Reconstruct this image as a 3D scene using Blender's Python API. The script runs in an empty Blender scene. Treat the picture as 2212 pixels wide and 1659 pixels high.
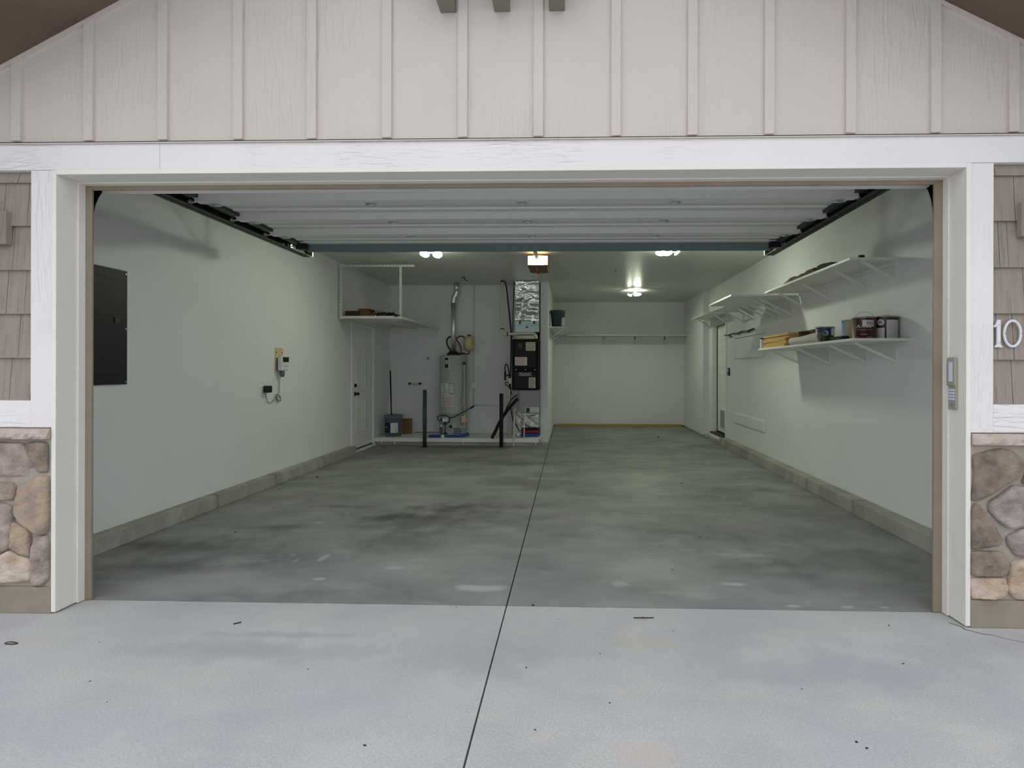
import bpy, bmesh, math, random
from mathutils import Vector, Matrix, noise
random.seed(7)
S = bpy.context.scene
COL = S.collection
PI = math.pi

# ------------------------------------------------------------------ camera, sky, exposure
cd = bpy.data.cameras.new('camera'); cam = bpy.data.objects.new('camera', cd); COL.objects.link(cam)
cam.location = (.33, -2.86, 1.35)
cam.rotation_mode = 'XYZ'
cam.matrix_world = (Matrix.Translation((.33, -2.86, 1.35)) @ Matrix.Rotation(math.radians(1.57), 4, 'Z')
                    @ Matrix.Rotation(math.radians(90), 4, 'X') @ Matrix.Rotation(math.radians(.14), 4, 'Z'))
cd.sensor_width = 36; cd.lens = 1150 / 2212 * 36
cd.shift_x = -(1207 - 1106) / 2212; cd.shift_y = -(829.5 - 798) / 2212
cd.clip_start = .05; cd.clip_end = 200
S.camera = cam
W = bpy.data.worlds.new('overcast'); S.world = W; W.use_nodes = True
wn = W.node_tree.nodes; wl = W.node_tree.links
bg = wn['Background']; bg.inputs['Strength'].default_value = 1.32
tc = wn.new('ShaderNodeTexCoord'); sx = wn.new('ShaderNodeSeparateXYZ'); cr = wn.new('ShaderNodeValToRGB')
wl.new(tc.outputs['Generated'], sx.inputs[0]); wl.new(sx.outputs['Z'], cr.inputs[0]); wl.new(cr.outputs[0], bg.inputs['Color'])
cr.color_ramp.elements[0].color = (.86, .88, .92, 1); cr.color_ramp.elements[1].color = (1.12, 1.16, 1.25, 1)
S.view_settings.view_transform = 'Standard'; S.view_settings.look = 'None'
S.view_settings.exposure = 0.0; S.view_settings.gamma = 1.0
S.view_settings.use_curve_mapping = False
LAMP = 230.0

# ------------------------------------------------------------------ materials
def lin(c):
    return tuple((v / 255 / 12.92 if v / 255 <= .04045 else ((v / 255 + .055) / 1.055) ** 2.4) for v in c)
def mat(name, rgb, rough=.6, metal=0., var=0., scale=8., bump=0., bscale=60., stretch=(1, 1, 1), spec=.5, rgb2=None, emit=None, estr=0., coat=0.):
    m = bpy.data.materials.new(name); m.use_nodes = True
    nt = m.node_tree; n = nt.nodes; l = nt.links; p = n['Principled BSDF']
    c = lin(rgb)
    p.inputs['Base Color'].default_value = (*c, 1); p.inputs['Roughness'].default_value = rough
    p.inputs['Metallic'].default_value = metal; p.inputs['Specular IOR Level'].default_value = spec
    if coat: p.inputs['Coat Weight'].default_value = coat
    co = n.new('ShaderNodeTexCoord'); mp = n.new('ShaderNodeMapping'); mp.inputs['Scale'].default_value = stretch
    l.new(co.outputs['Object'], mp.inputs[0])
    if var or rgb2:
        nz = n.new('ShaderNodeTexNoise'); nz.inputs['Scale'].default_value = scale; nz.inputs['Detail'].default_value = 6
        l.new(mp.outputs[0], nz.inputs['Vector'])
        r = n.new('ShaderNodeValToRGB'); r.color_ramp.elements[0].position = .32; r.color_ramp.elements[1].position = .68
        c2 = lin(rgb2) if rgb2 else tuple(min(1, v * (1 + var)) for v in c)
        c1 = c if rgb2 else tuple(v * (1 - var) for v in c)
        r.color_ramp.elements[0].color = (*c1, 1); r.color_ramp.elements[1].color = (*c2, 1)
        l.new(nz.outputs[0], r.inputs[0]); l.new(r.outputs[0], p.inputs['Base Color'])
    if bump:
        b = n.new('ShaderNodeTexNoise'); b.inputs['Scale'].default_value = bscale; b.inputs['Detail'].default_value = 4
        l.new(mp.outputs[0], b.inputs['Vector'])
        bn = n.new('ShaderNodeBump'); bn.inputs['Strength'].default_value = bump; bn.inputs['Distance'].default_value = .01
        l.new(b.outputs[0], bn.inputs['Height']); l.new(bn.outputs[0], p.inputs['Normal'])
    if emit:
        p.inputs['Emission Color'].default_value = (*lin(emit), 1); p.inputs['Emission Strength'].default_value = estr
    return m

def grain_mat(name, rgb, axis, rough=.65, amt=.35):
    """painted fibre-cement board with embossed cedar grain running along an axis"""
    m = bpy.data.materials.new(name); m.use_nodes = True
    nt = m.node_tree; n = nt.nodes; l = nt.links; p = n['Principled BSDF']
    c = lin(rgb); p.inputs['Roughness'].default_value = rough; p.inputs['Specular IOR Level'].default_value = .3
    co = n.new('ShaderNodeTexCoord'); mp = n.new('ShaderNodeMapping')
    mp.inputs['Scale'].default_value = (1.2, 1, 9) if axis == 'X' else (9, 1, 1.2)
    l.new(co.outputs['Object'], mp.inputs[0])
    dn = n.new('ShaderNodeTexNoise'); dn.inputs['Scale'].default_value = 2.2; dn.inputs['Detail'].default_value = 3
    l.new(mp.outputs[0], dn.inputs['Vector'])
    mul = n.new('ShaderNodeMath'); mul.operation = 'MULTIPLY'; mul.inputs[1].default_value = 26; l.new(dn.outputs[0], mul.inputs[0])
    sn = n.new('ShaderNodeMath'); sn.operation = 'SINE'; l.new(mul.outputs[0], sn.inputs[0])
    mk = n.new('ShaderNodeTexNoise'); mk.inputs['Scale'].default_value = 1.3; l.new(co.outputs['Object'], mk.inputs['Vector'])
    rp = n.new('ShaderNodeValToRGB'); rp.color_ramp.elements[0].position = .44; rp.color_ramp.elements[1].position = .64; l.new(mk.outputs[0], rp.inputs[0])
    mm = n.new('ShaderNodeMath'); mm.operation = 'MULTIPLY'; l.new(sn.outputs[0], mm.inputs[0]); l.new(rp.outputs[0], mm.inputs[1])
    fn = n.new('ShaderNodeTexNoise'); fn.inputs['Scale'].default_value = 120; l.new(co.outputs['Object'], fn.inputs['Vector'])
    ad = n.new('ShaderNodeMath'); ad.operation = 'ADD'; l.new(mm.outputs[0], ad.inputs[0]); l.new(fn.outputs[0], ad.inputs[1])
    bn = n.new('ShaderNodeBump'); bn.inputs['Strength'].default_value = amt; bn.inputs['Distance'].default_value = .004
    l.new(ad.outputs[0], bn.inputs['Height']); l.new(bn.outputs[0], p.inputs['Normal'])
    vn = n.new('ShaderNodeTexNoise'); vn.inputs['Scale'].default_value = 3; l.new(co.outputs['Object'], vn.inputs['Vector'])
    r = n.new('ShaderNodeValToRGB'); r.color_ramp.elements[0].color = (*[v * .95 for v in c], 1); r.color_ramp.elements[1].color = (*[v * 1.04 for v in c], 1)
    l.new(vn.outputs[0], r.inputs[0]); l.new(r.outputs[0], p.inputs['Base Color'])
    return m

def concrete_mat(name, a, b, c3, rough, spots=(), grain=.5, bump=.25, spec=.4):
    """concrete: two large tones, a third tint, fine speckle; spots = (x, y, rx, ry, rgb, strength, hardness)"""
    m = bpy.data.materials.new(name); m.use_nodes = True
    nt = m.node_tree; n = nt.nodes; l = nt.links; p = n['Principled BSDF']
    p.inputs['Specular IOR Level'].default_value = spec
    co = n.new('ShaderNodeTexCoord'); P = co.outputs['Object']
    def noise(sc, det=6, st=(1, 1, 1), rg=.55):
        mp = n.new('ShaderNodeMapping'); mp.inputs['Scale'].default_value = st; l.new(P, mp.inputs[0])
        z = n.new('ShaderNodeTexNoise'); z.inputs['Scale'].default_value = sc; z.inputs['Detail'].default_value = det; z.inputs['Roughness'].default_value = rg
        l.new(mp.outputs[0], z.inputs['Vector']); return z.outputs[0]
    def ramp(x, p0, p1):
        r = n.new('ShaderNodeMapRange'); r.inputs[1].default_value = p0; r.inputs[2].default_value = p1; l.new(x, r.inputs[0]); return r.outputs[0]
    def mix(f, A, B):
        x = n.new('ShaderNodeMix'); x.data_type = 'RGBA'
        if isinstance(f, float): x.inputs[0].default_value = f
        else: l.new(f, x.inputs[0])
        for i, v in ((6, A), (7, B)):
            if isinstance(v, tuple): x.inputs[i].default_value = (*v, 1)
            else: l.new(v, x.inputs[i])
        return x.outputs[2]
    base = mix(ramp(noise(1.3, 7, (1, 1.5, 1)), .36, .64), lin(a), lin(b))
    base = mix(ramp(noise(2.1, 5, (1, 2, 1)), .52, .75), base, lin(c3))
    fine = ramp(noise(130, 3), .3, .7)
    g = n.new('ShaderNodeMix'); g.data_type = 'RGBA'; g.blend_type = 'MULTIPLY'; g.inputs[0].default_value = grain
    gg = n.new('ShaderNodeValToRGB'); gg.color_ramp.elements[0].color = (.78, .78, .78, 1); gg.color_ramp.elements[1].color = (1.1, 1.1, 1.1, 1)
    l.new(fine, gg.inputs[0]); l.new(base, g.inputs[6]); l.new(gg.outputs[0], g.inputs[7]); base = g.outputs[2]
    dist = n.new('ShaderNodeTexNoise'); dist.inputs['Scale'].default_value = 5; dist.inputs['Detail'].default_value = 5; l.new(P, dist.inputs['Vector'])
    for (x, y, rx, ry, rgb, st, hard) in spots:
        mp = n.new('ShaderNodeMapping'); mp.vector_type = 'POINT'
        mp.inputs['Scale'].default_value = (1 / rx, 1 / ry, 0); mp.inputs['Location'].default_value = (-x / rx, -y / ry, 0)
        l.new(P, mp.inputs[0])
        ln = n.new('ShaderNodeVectorMath'); ln.operation = 'LENGTH'; l.new(mp.outputs[0], ln.inputs[0])
        ad = n.new('ShaderNodeMath'); ad.operation = 'MULTIPLY_ADD'; ad.inputs[1].default_value = 2.2; l.new(dist.outputs[0], ad.inputs[0]); l.new(ln.outputs['Value'], ad.inputs[2])
        r = n.new('ShaderNodeMapRange'); r.inputs[1].default_value = 2.1; r.inputs[2].default_value = 2.1 - hard; r.inputs[3].default_value = 0; r.inputs[4].default_value = st
        l.new(ad.outputs[0], r.inputs[0])
        base = mix(r.outputs[0], base, lin(rgb))
    l.new(base, p.inputs['Base Color'])
    rr = n.new('ShaderNodeMapRange'); rr.inputs[3].default_value = rough - .08; rr.inputs[4].default_value = rough + .1
    l.new(noise(3, 4), rr.inputs[0]); l.new(rr.outputs[0], p.inputs['Roughness'])
    bn = n.new('ShaderNodeBump'); bn.inputs['Strength'].default_value = bump; bn.inputs['Distance'].default_value = .004
    l.new(noise(90, 5), bn.inputs['Height']); l.new(bn.outputs[0], p.inputs['Normal'])
    return m

M = {}
M['siding'] = grain_mat('siding_paint', (206, 198, 191), 'Z', amt=.45)
M['trimx'] = grain_mat('white_trim_paint', (231, 228, 227), 'X', amt=.75)
M['trimz'] = grain_mat('white_trim_paint_upright', (229, 226, 225), 'Z', amt=.6)
M['jamb'] = grain_mat('jamb_paint', (232, 228, 221), 'Z', amt=.35)
M['stop'] = mat('tan_stop', (144, 130, 111), .6, var=.08)
M['stopseal'] = mat('black_seal', (18, 18, 18), .6)
M['shingle'] = mat('shingle_paint', (147, 137, 127), .75, var=.10, scale=5, stretch=(8, 1, .8), bump=.6, bscale=18)
M['base'] = mat('painted_foundation', (146, 134, 118), .75, var=.10, scale=7, bump=.3, bscale=50)
M['soffit'] = mat('brown_soffit', (106, 90, 76), .8, var=.15, scale=3)
M['mortar'] = mat('mortar', (162, 155, 144), .9, var=.12, scale=15, bump=.6, bscale=60)
M['cap'] = mat('cap_stone', (176, 158, 146), .85, var=.15, scale=9, bump=.9, bscale=25, rgb2=(196, 182, 172))
M['st_tan'] = mat('tan_stone', (182, 160, 136), .88, scale=11, bump=.9, bscale=70, rgb2=(146, 132, 120))
M['st_cream'] = mat('cream_stone', (204, 190, 172), .88, scale=10, bump=.9, bscale=70, rgb2=(176, 152, 130))
M['st_rose'] = mat('rose_stone', (178, 164, 152), .88, scale=12, bump=.9, bscale=70, rgb2=(140, 126, 118))
M['st_brown'] = mat('brown_stone', (154, 138, 120), .88, scale=12, bump=.9, bscale=70, rgb2=(110, 99, 90))
M['st_plum'] = mat('plum_stone', (122, 112, 108), .88, scale=8, bump=.9, bscale=70, rgb2=(176, 166, 160))
M['wall'] = mat('interior_wall_paint', (224, 225, 225), .55, var=.02, scale=2, bump=.08, bscale=90)
M['ceil'] = mat('ceiling_paint', (206, 208, 202), .38, var=.02, scale=2, bump=.05, bscale=60)
M['inwhite'] = mat('interior_white_paint', (228, 229, 226), .5, var=.02)
M['rackwhite'] = mat('white_coated_steel', (225, 226, 220), .4)
M['curb'] = concrete_mat('curb_concrete', (170, 169, 161), (148, 147, 139), (182, 180, 172), .85, grain=.9, bump=.6,
    spots=[(2.96, 2.2, .3, .05, (112, 110, 104), .6, .8), (2.96, 3.2, .3, .04, (112, 110, 104), .6, .8), (-3.1, 2.2, .3, .04, (108, 106, 100), .6, .8), (-3.1, 3.2, .3, .03, (108, 106, 100), .6, .8)])
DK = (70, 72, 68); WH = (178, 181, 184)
M['floor'] = concrete_mat('garage_floor', (149, 150, 148), (119, 121, 119), (157, 157, 154), .56, grain=.6, bump=.15, spec=.4, spots=[
    (-.95, 1.85, .75, .55, DK, 0.81, 1.3), (-.75, 2.3, .6, .22, DK, 0.88, .9), (-1.25, 1.95, .35, .14, DK, 0.81, .7), (-1.95, 2.3, .45, .09, DK, 0.54, .8), (-1.1, 1.25, .45, .3, DK, 0.47, .9),
    (-2.7, 1.1, .8, .3, DK, 0.81, 1.1), (-2.2, 1.6, .5, .1, DK, 0.54, .8), (-2.4, .7, .8, .14, DK, 0.47, .8), (1.6, 1.6, 1.0, .5, DK, 0.47, 1.2), (2.2, .9, .9, .4, DK, 0.47, 1.2), (1.0, 4.6, 1.0, .7, DK, 0.47, 1.4),
    (-.6, 4.8, 1.0, .35, DK, 0.47, 1.2), (.3, 3.4, .7, .5, DK, 0.34, 1.2), (-1.6, 6.3, 1.7, .3, DK, 0.68, 1.0), (.9, 7.4, 1.1, .8, DK, 0.41, 1.4), (1.9, 3.0, .7, .5, DK, 0.41, 1.2),
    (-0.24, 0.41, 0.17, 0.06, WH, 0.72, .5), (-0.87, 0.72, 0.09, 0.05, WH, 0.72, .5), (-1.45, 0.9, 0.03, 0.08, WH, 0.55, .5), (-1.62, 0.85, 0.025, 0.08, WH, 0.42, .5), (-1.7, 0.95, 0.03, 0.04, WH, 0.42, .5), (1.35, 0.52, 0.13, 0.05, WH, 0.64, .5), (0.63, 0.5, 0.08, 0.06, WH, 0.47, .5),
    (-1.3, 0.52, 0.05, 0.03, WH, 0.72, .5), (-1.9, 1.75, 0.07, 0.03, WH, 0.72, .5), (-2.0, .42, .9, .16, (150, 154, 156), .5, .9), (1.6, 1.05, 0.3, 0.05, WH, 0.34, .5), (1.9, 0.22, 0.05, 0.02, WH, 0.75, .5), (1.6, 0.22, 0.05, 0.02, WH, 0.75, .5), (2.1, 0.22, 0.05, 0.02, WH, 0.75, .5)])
BL = (168, 176, 190)
M['drive'] = concrete_mat('driveway_concrete', (194, 194, 193), (180, 181, 183), (197, 195, 189), .8, grain=.85, bump=.45, spots=[
    (-1.2, -.35, .7, .12, (158, 160, 163), .6, .9), (-.1, -.4, .4, .2, (160, 161, 162), .5, .9), (1.6, -.45, .7, .2, (160, 165, 174), .6, .9), (-.5, -.75, .5, .2, BL, .3, 1.), (-1.4, -.9, .7, .25, BL, .3, 1.), (1.3, -.9, .5, .2, BL, .3, 1.),
    (.7, -.25, .4, .08, (190, 182, 170), .6, .9), (.6, -1.0, .14, .08, (196, 182, 172), .6, .8), (-2.2, -.6, .5, .2, BL, .3, 1.), (-1.1, -.2, .5, .04, (156, 160, 166), .6, .7), (2.3, -.75, .5, .2, BL, .3, 1.)])
M['gap'] = mat('dark_joint', (26, 27, 24), .95)
M['dark'] = mat('black_steel', (22, 24, 24), .5, metal=.0)
M['black'] = mat('black_plastic', (14, 14, 15), .45)
M['panelgrey'] = mat('panel_grey_enamel', (30, 34, 37), .45, spec=.25, var=.04)
M['track'] = mat('track_steel', (44, 50, 50), .5, metal=.6)
M['bright'] = mat('bright_zinc', (205, 208, 206), .35, metal=.8)
M['doorwhite'] = mat('garage_door_inner_steel', (212, 212, 210), .5, var=.04, scale=4, stretch=(1, 6, 6))
M['doorrib'] = mat('garage_door_rail_steel', (226, 226, 224), .45, var=.03)
M['stileshade'] = mat('door_stile_recess_shade', (66, 72, 66), .5, metal=.3)
M['strut'] = mat('blue_grey_strut', (112, 126, 132), .5)
M['galv'] = mat('galvanised_flue', (214, 218, 218), .36, metal=.85, var=.1, scale=12)
M['plenum'] = mat('sheet_metal_plenum', (170, 184, 184), .4, metal=.6)
M['foil'] = mat('duct_foil', (200, 200, 198), .22, metal=1., bump=1., bscale=9)
def crinkle(name, sc, dist):
    m = bpy.data.materials.new(name); m.use_nodes = True; n = m.node_tree.nodes; l = m.node_tree.links; p = n['Principled BSDF']
    p.inputs['Base Color'].default_value = (.86, .86, .86, 1); p.inputs['Metallic'].default_value = 1; p.inputs['Roughness'].default_value = .2
    co = n.new('ShaderNodeTexCoord'); mp = n.new('ShaderNodeMapping'); mp.inputs['Scale'].default_value = (1, 1, 2.2); mp.inputs['Rotation'].default_value = (0, .5, 0); l.new(co.outputs['Object'], mp.inputs[0])
    v = n.new('ShaderNodeTexNoise'); v.inputs['Scale'].default_value = sc; v.inputs['Distortion'].default_value = 1.2; v.inputs['Detail'].default_value = 3; l.new(mp.outputs[0], v.inputs['Vector'])
    b = n.new('ShaderNodeBump'); b.inputs['Strength'].default_value = 1; b.inputs['Distance'].default_value = dist; l.new(v.outputs[0], b.inputs['Height']); l.new(b.outputs[0], p.inputs['Normal'])
    return m
M['foil'] = crinkle('duct_foil_wrap', 3.5, .04); M['foil2'] = crinkle('insulation_foil', 8, .05)
M['heater'] = mat('heater_grey_enamel', (170, 176, 173), .4, var=.03)
M['paper'] = mat('white_label', (214, 216, 214), .6)
M['paperred'] = mat('pink_label', (210, 196, 191), .6)
M['paperyel'] = mat('cream_label', (196, 192, 176), .6)
M['ink'] = mat('label_ink', (50, 52, 54), .6)
M['inkred'] = mat('red_ink', (160, 112, 104), .6)
M['tank'] = mat('ivory_tank', (196, 184, 140), .4)
M['copper'] = mat('copper', (120, 60, 40), .35, metal=.8)
M['furnace'] = mat('furnace_black', (9, 10, 11), .5, spec=.15)
M['furnace2'] = mat('furnace_door_charcoal', (20, 23, 25), .45, spec=.2)
M['coil'] = mat('cabinet_grey', (150, 148, 154), .5)
M['pvc'] = mat('white_pvc', (208, 204, 188), .4)
M['pipetan'] = mat('cream_pipe', (196, 186, 152), .45)
M['foam'] = mat('black_foam', (16, 17, 16), .8)
M['bollard'] = mat('grey_steel_post', (66, 70, 68), .5, var=.1, metal=.2)
M['blue'] = mat('blue_strap', (28, 62, 130), .55)
M['red'] = mat('red_fabric', (130, 20, 34), .6)
M['navy'] = mat('navy_label', (22, 28, 70), .5)
M['bucket'] = mat('blue_grey_bucket', (110, 122, 134), .45)
M['bucket2'] = mat('slate_bucket', (62, 78, 82), .45)
M['card'] = mat('cardboard', (128, 100, 66), .85, var=.06)
M['cardred'] = mat('reddish_cardboard', (104, 72, 48), .85, var=.08)
M['carddk'] = mat('dark_cardboard', (66, 38, 26), .85, var=.08)
M['wood'] = mat('raw_wood', (188, 152, 92), .65, var=.12, scale=4, stretch=(1, 12, 12))
M['woodx'] = mat('raw_wood_strip', (176, 148, 84), .65, var=.12, scale=4, stretch=(1, 12, 12))
M['ivory'] = mat('ivory_plate', (206, 186, 140), .5)
M['devwhite'] = mat('device_white', (214, 216, 216), .4)
M['grey'] = mat('grey_rubber', (92, 100, 98), .5)
M['maroon'] = mat('maroon_label', (58, 12, 20), .35)
M['tin'] = mat('tinplate', (170, 172, 172), .3, metal=.9)
M['label'] = mat('pale_grey_label', (196, 196, 192), .5)
M['canblue'] = mat('blue_can_label', (40, 82, 150), .4, rgb2=(96, 150, 210), scale=9)
M['candkblue'] = mat('dark_blue_label', (28, 50, 92), .4)
M['masking'] = mat('tan_tape', (176, 164, 124), .6)
M['cloth'] = mat('dropcloth_canvas', (196, 192, 184), .9, var=.05, scale=30, bump=.4, bscale=200)
M['darkcloth'] = mat('dark_paint_cloth', (60, 58, 50), .9, scale=14, rgb2=(24, 24, 22), bump=.8, bscale=40)
M['camo'] = mat('patchwork_cloth', (98, 62, 50), .9, scale=9, rgb2=(120, 112, 98), bump=.8, bscale=20)
M['numwhite'] = mat('house_number_enamel', (216, 218, 220), .35)
M['keypad'] = mat('keypad_plastic', (158, 156, 144), .45)
M['keyclear'] = mat('keypad_keys', (216, 220, 236), .25)
M['ledback'] = mat('led_back_added_glow', (255, 255, 255), .5, emit=(246, 255, 226), estr=LAMP * .28)  # glow added to the leaf backs to brighten ceiling and far walls
M['ledcool'] = mat('led_panel', (255, 255, 255), .5, emit=(246, 255, 226), estr=LAMP)
M['lens'] = mat('opener_lens', (255, 200, 120), .4, emit=(255, 208, 132), estr=4.5)
M['lenshot'] = mat('opener_lens_hot', (255, 230, 190), .4, emit=(255, 238, 204), estr=13)
M['opener'] = mat('opener_housing', (96, 62, 34), .5)
M['redcord'] = mat('red_handle', (150, 18, 14), .45)
M['leaf'] = mat('dark_debris', (34, 30, 26), .8)
M['lantern'] = mat('lantern_black', (20, 19, 18), .45)
M['corbel'] = mat('corbel_taupe', (132, 126, 112), .7, var=.06)

# ------------------------------------------------------------------ mesh builder
class MB:
    def __init__(s): s.v = []; s.f = []; s.m = []; s.sm = []
    def add(s, vs, fs, mi=0, smooth=False):
        o = len(s.v); s.v += [Vector(v) for v in vs]
        for f in fs: s.f.append([o + i for i in f]); s.m.append(mi); s.sm.append(smooth)
        return s
    def box(s, x0, x1, y0, y1, z0, z1, mi=0):
        return s.add([(x0, y0, z0), (x1, y0, z0), (x1, y1, z0), (x0, y1, z0), (x0, y0, z1), (x1, y0, z1), (x1, y1, z1), (x0, y1, z1)],
                     [(3, 2, 1, 0), (4, 5, 6, 7), (0, 1, 5, 4), (1, 2, 6, 5), (2, 3, 7, 6), (3, 0, 4, 7)], mi)
    def prism(s, pts, ax, a, b, mi=0, smooth=False):
        """polygon in the plane across ax, extruded from a to b"""
        def mk(p, t): return (t, p[0], p[1]) if ax == 'X' else (p[0], t, p[1]) if ax == 'Y' else (p[0], p[1], t)
        n = len(pts); vs = [mk(p, a) for p in pts] + [mk(p, b) for p in pts]
        s.add(vs, [list(range(n)), list(range(2 * n - 1, n - 1, -1))], mi)
        return s.add(vs, [(i, (i + 1) % n, n + (i + 1) % n, n + i) for i in range(n)], mi, smooth)
    def bar(s, p, q, w, h=None, mi=0, up=(0, 0, 1)):
        p, q = Vector(p), Vector(q); h = h or w; d = (q - p).normalized(); u = Vector(up)
        if abs(d.dot(u)) > .98: u = Vector((0, 1, 0))
        a = d.cross(u).normalized() * w / 2; b = a.cross(d).normalized() * h / 2
        vs = [p - a - b, p + a - b, p + a + b, p - a + b, q - a - b, q + a - b, q + a + b, q - a + b]
        return s.add(vs, [(3, 2, 1, 0), (4, 5, 6, 7), (0, 1, 5, 4), (1, 2, 6, 5), (2, 3, 7, 6), (3, 0, 4, 7)], mi)
    def tube(s, pts, r, seg=10, mi=0, caps=True, smooth=True):
        pts = [Vector(p) for p in pts]
        if len(pts) >= 4 and not isinstance(r, (list, tuple)) and min((q - p).length for p, q in zip(pts, pts[1:])) > 1e-4:
            P = [pts[0]] + pts + [pts[-1]]; q = []
            for i in range(1, len(P) - 2):
                a, b_, c, d_ = P[i - 1], P[i], P[i + 1], P[i + 2]
                for t in (0, .25, .5, .75): q.append(.5 * (2 * b_ + (c - a) * t + (2 * a - 5 * b_ + 4 * c - d_) * t * t + (3 * b_ - a - 3 * c + d_) * t ** 3))
            pts = q + [pts[-1]]
        n = len(pts); rr = r if isinstance(r, (list, tuple)) else [r] * n
        rings = []; u = None
        for i, p in enumerate(pts):
            d = (pts[min(i + 1, n - 1)] - pts[max(i - 1, 0)]).normalized()
            if u is None:
                u = d.cross(Vector((0, 0, 1)));  u = d.cross(Vector((1, 0, 0))) if u.length < .01 else u
            u = (u - d * u.dot(d)).normalized(); w = d.cross(u)
            rings.append([p + (u * math.cos(2 * PI * k / seg) + w * math.sin(2 * PI * k / seg)) * rr[i] for k in range(seg)])
        vs = [v for g in rings for v in g]
        fs = [(i * seg + k, i * seg + (k + 1) % seg, (i + 1) * seg + (k + 1) % seg, (i + 1) * seg + k) for i in range(n - 1) for k in range(seg)]
        s.add(vs, fs, mi, smooth)
        if caps: s.add(rings[0], [list(range(seg - 1, -1, -1))], mi); s.add(rings[-1], [list(range(seg))], mi)
        return s
    def lathe(s, prof, cx, cy, seg=32, mi=0, smooth=True, a0=0, a1=2 * PI):
        full = abs(a1 - a0 - 2 * PI) < 1e-6; k = seg if full else seg + 1
        vs = [(cx + r * math.cos(a0 + (a1 - a0) * j / seg), cy + r * math.sin(a0 + (a1 - a0) * j / seg), z) for r, z in prof for j in range(k)]
        fs = [(i * k + j, i * k + (j + 1) % k, (i + 1) * k + (j + 1) % k, (i + 1) * k + j) for i in range(len(prof) - 1) for j in range(seg)]
        return s.add(vs, fs, mi, smooth)
    def build(s, name, mats, parent=None, bevel=0., **tags):
        if not isinstance(mats, (list, tuple)): mats = [mats]
        me = bpy.data.meshes.new(name); o = bpy.data.objects.new(name, me); COL.objects.link(o)
        if parent is not None:
            org = Vector(parent['_o']); o.parent = parent; o['_o'] = list(org)
        elif tags.get('kind') == 'structure': org = Vector((0, 0, 0)); o['_o'] = [0, 0, 0]
        else:
            xs = [v.x for v in s.v]; ys = [v.y for v in s.v]; zs = [v.z for v in s.v]
            org = Vector(((min(xs) + max(xs)) / 2, (min(ys) + max(ys)) / 2, min(zs))); o.location = org; o['_o'] = list(org)
        me.from_pydata([v - org for v in s.v], [], s.f)
        for m in mats: me.materials.append(M[m] if isinstance(m, str) else m)
        for i, p in enumerate(me.polygons): p.material_index = s.m[i]; p.use_smooth = s.sm[i]
        bm = bmesh.new(); bm.from_mesh(me); bmesh.ops.remove_doubles(bm, verts=bm.verts, dist=1e-5)
        bmesh.ops.recalc_face_normals(bm, faces=bm.faces); bm.to_mesh(me); bm.free()
        if bevel:
            b = o.modifiers.new('bevel', 'BEVEL'); b.width = bevel; b.segments = 2; b.limit_method = 'ANGLE'
        for k, v in tags.items(): o[k] = v
        return o

def thing(name, loc, label, category, group=None, kind=None):
    o = bpy.data.objects.new(name, None); COL.objects.link(o); o.empty_display_size = .05
    o.location = loc; o['_o'] = list(loc); o['label'] = label; o['category'] = category
    if group: o['group'] = group
    if kind: o['kind'] = kind
    return o
def text_mesh(mb, txt, size, place, depth=.001, mi=0, sx=1.):
    """letters turned into mesh faces; place maps (u, v, w) of the text plane to the world"""
    cu = bpy.data.curves.new('letters', 'FONT'); cu.body = txt; cu.size = size; cu.extrude = depth; cu.align_x = 'CENTER'; cu.align_y = 'CENTER'
    ob = bpy.data.objects.new('letters', cu); COL.objects.link(ob)
    dg = bpy.context.evaluated_depsgraph_get(); dg.update(); me = bpy.data.meshes.new_from_object(ob.evaluated_get(dg))
    mb.add([place(v.co.x * sx, v.co.y, v.co.z) for v in me.vertices], [list(p.vertices) for p in me.polygons], mi)
    bpy.data.objects.remove(ob); bpy.data.curves.remove(cu); bpy.data.meshes.remove(me)

ST = 'structure'
OL, OR, OT = -2.515, 2.39, 2.415
XL, XR, YW, YB, H = -3.21, 3.09, 7.3, 9.9, 2.96
PX0, PX1, PY = -.28, -.14, 6.95

# ------------------------------------------------------------------ floor and driveway
def sxx(y): return -.048 - .0078 * y
b = MB(); YS = .17
b.prism([(-3.4, YS + .004), (sxx(0) - .004, YS + .004), (sxx(10.1) - .004, 10.1), (-3.4, 10.1)], 'Z', -.12, 0)
b.prism([(sxx(0) + .004, YS + .004), (3.3, YS + .004), (3.3, 10.1), (sxx(10.1) + .004, 10.1)], 'Z', -.12, 0)
b.box(-3.4, 3.3, YS, 10.1, -.16, -.03, 1)
b.build('floor', ['floor', 'gap'], kind=ST, label='smooth grey stained concrete garage floor slab with a sawn joint', category='floor')
b = MB()
b.prism([(-9, -16), (sxx(-16) - .004, -16), (sxx(0) - .004, YS - .004), (-9, YS - .004)], 'Z', -.12, 0)
b.prism([(sxx(-16) + .004, -16), (9, -16), (9, YS - .004), (sxx(0) + .004, YS - .004)], 'Z', -.12, 0)
b.box(-9, 9, -16, YS, -.16, -.03, 1)
dv = b.build('driveway', ['drive', 'gap'], kind=ST, label='pale broom finished concrete driveway in front of the garage', category='driveway')
b = MB(); cp = [(2.34, .045), (2.375, .0), (2.372, -.03), (2.40, -.05), (2.43, -.075), (2.47, -.085), (2.51, -.12), (2.56, -.15), (2.62, -.165)]
for i in range(len(cp) - 1):
    w = .0022 * (1 - i / 9) + .0006; p, q = Vector(cp[i]), Vector(cp[i + 1]); d = (q - p).normalized(); nn = Vector((-d.y, d.x)) * w
    b.prism([tuple(p - nn), tuple(q - nn), tuple(q + nn), tuple(p + nn)], 'Z', .0, .0006)
b.build('crack', 'gap', dv)

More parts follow.
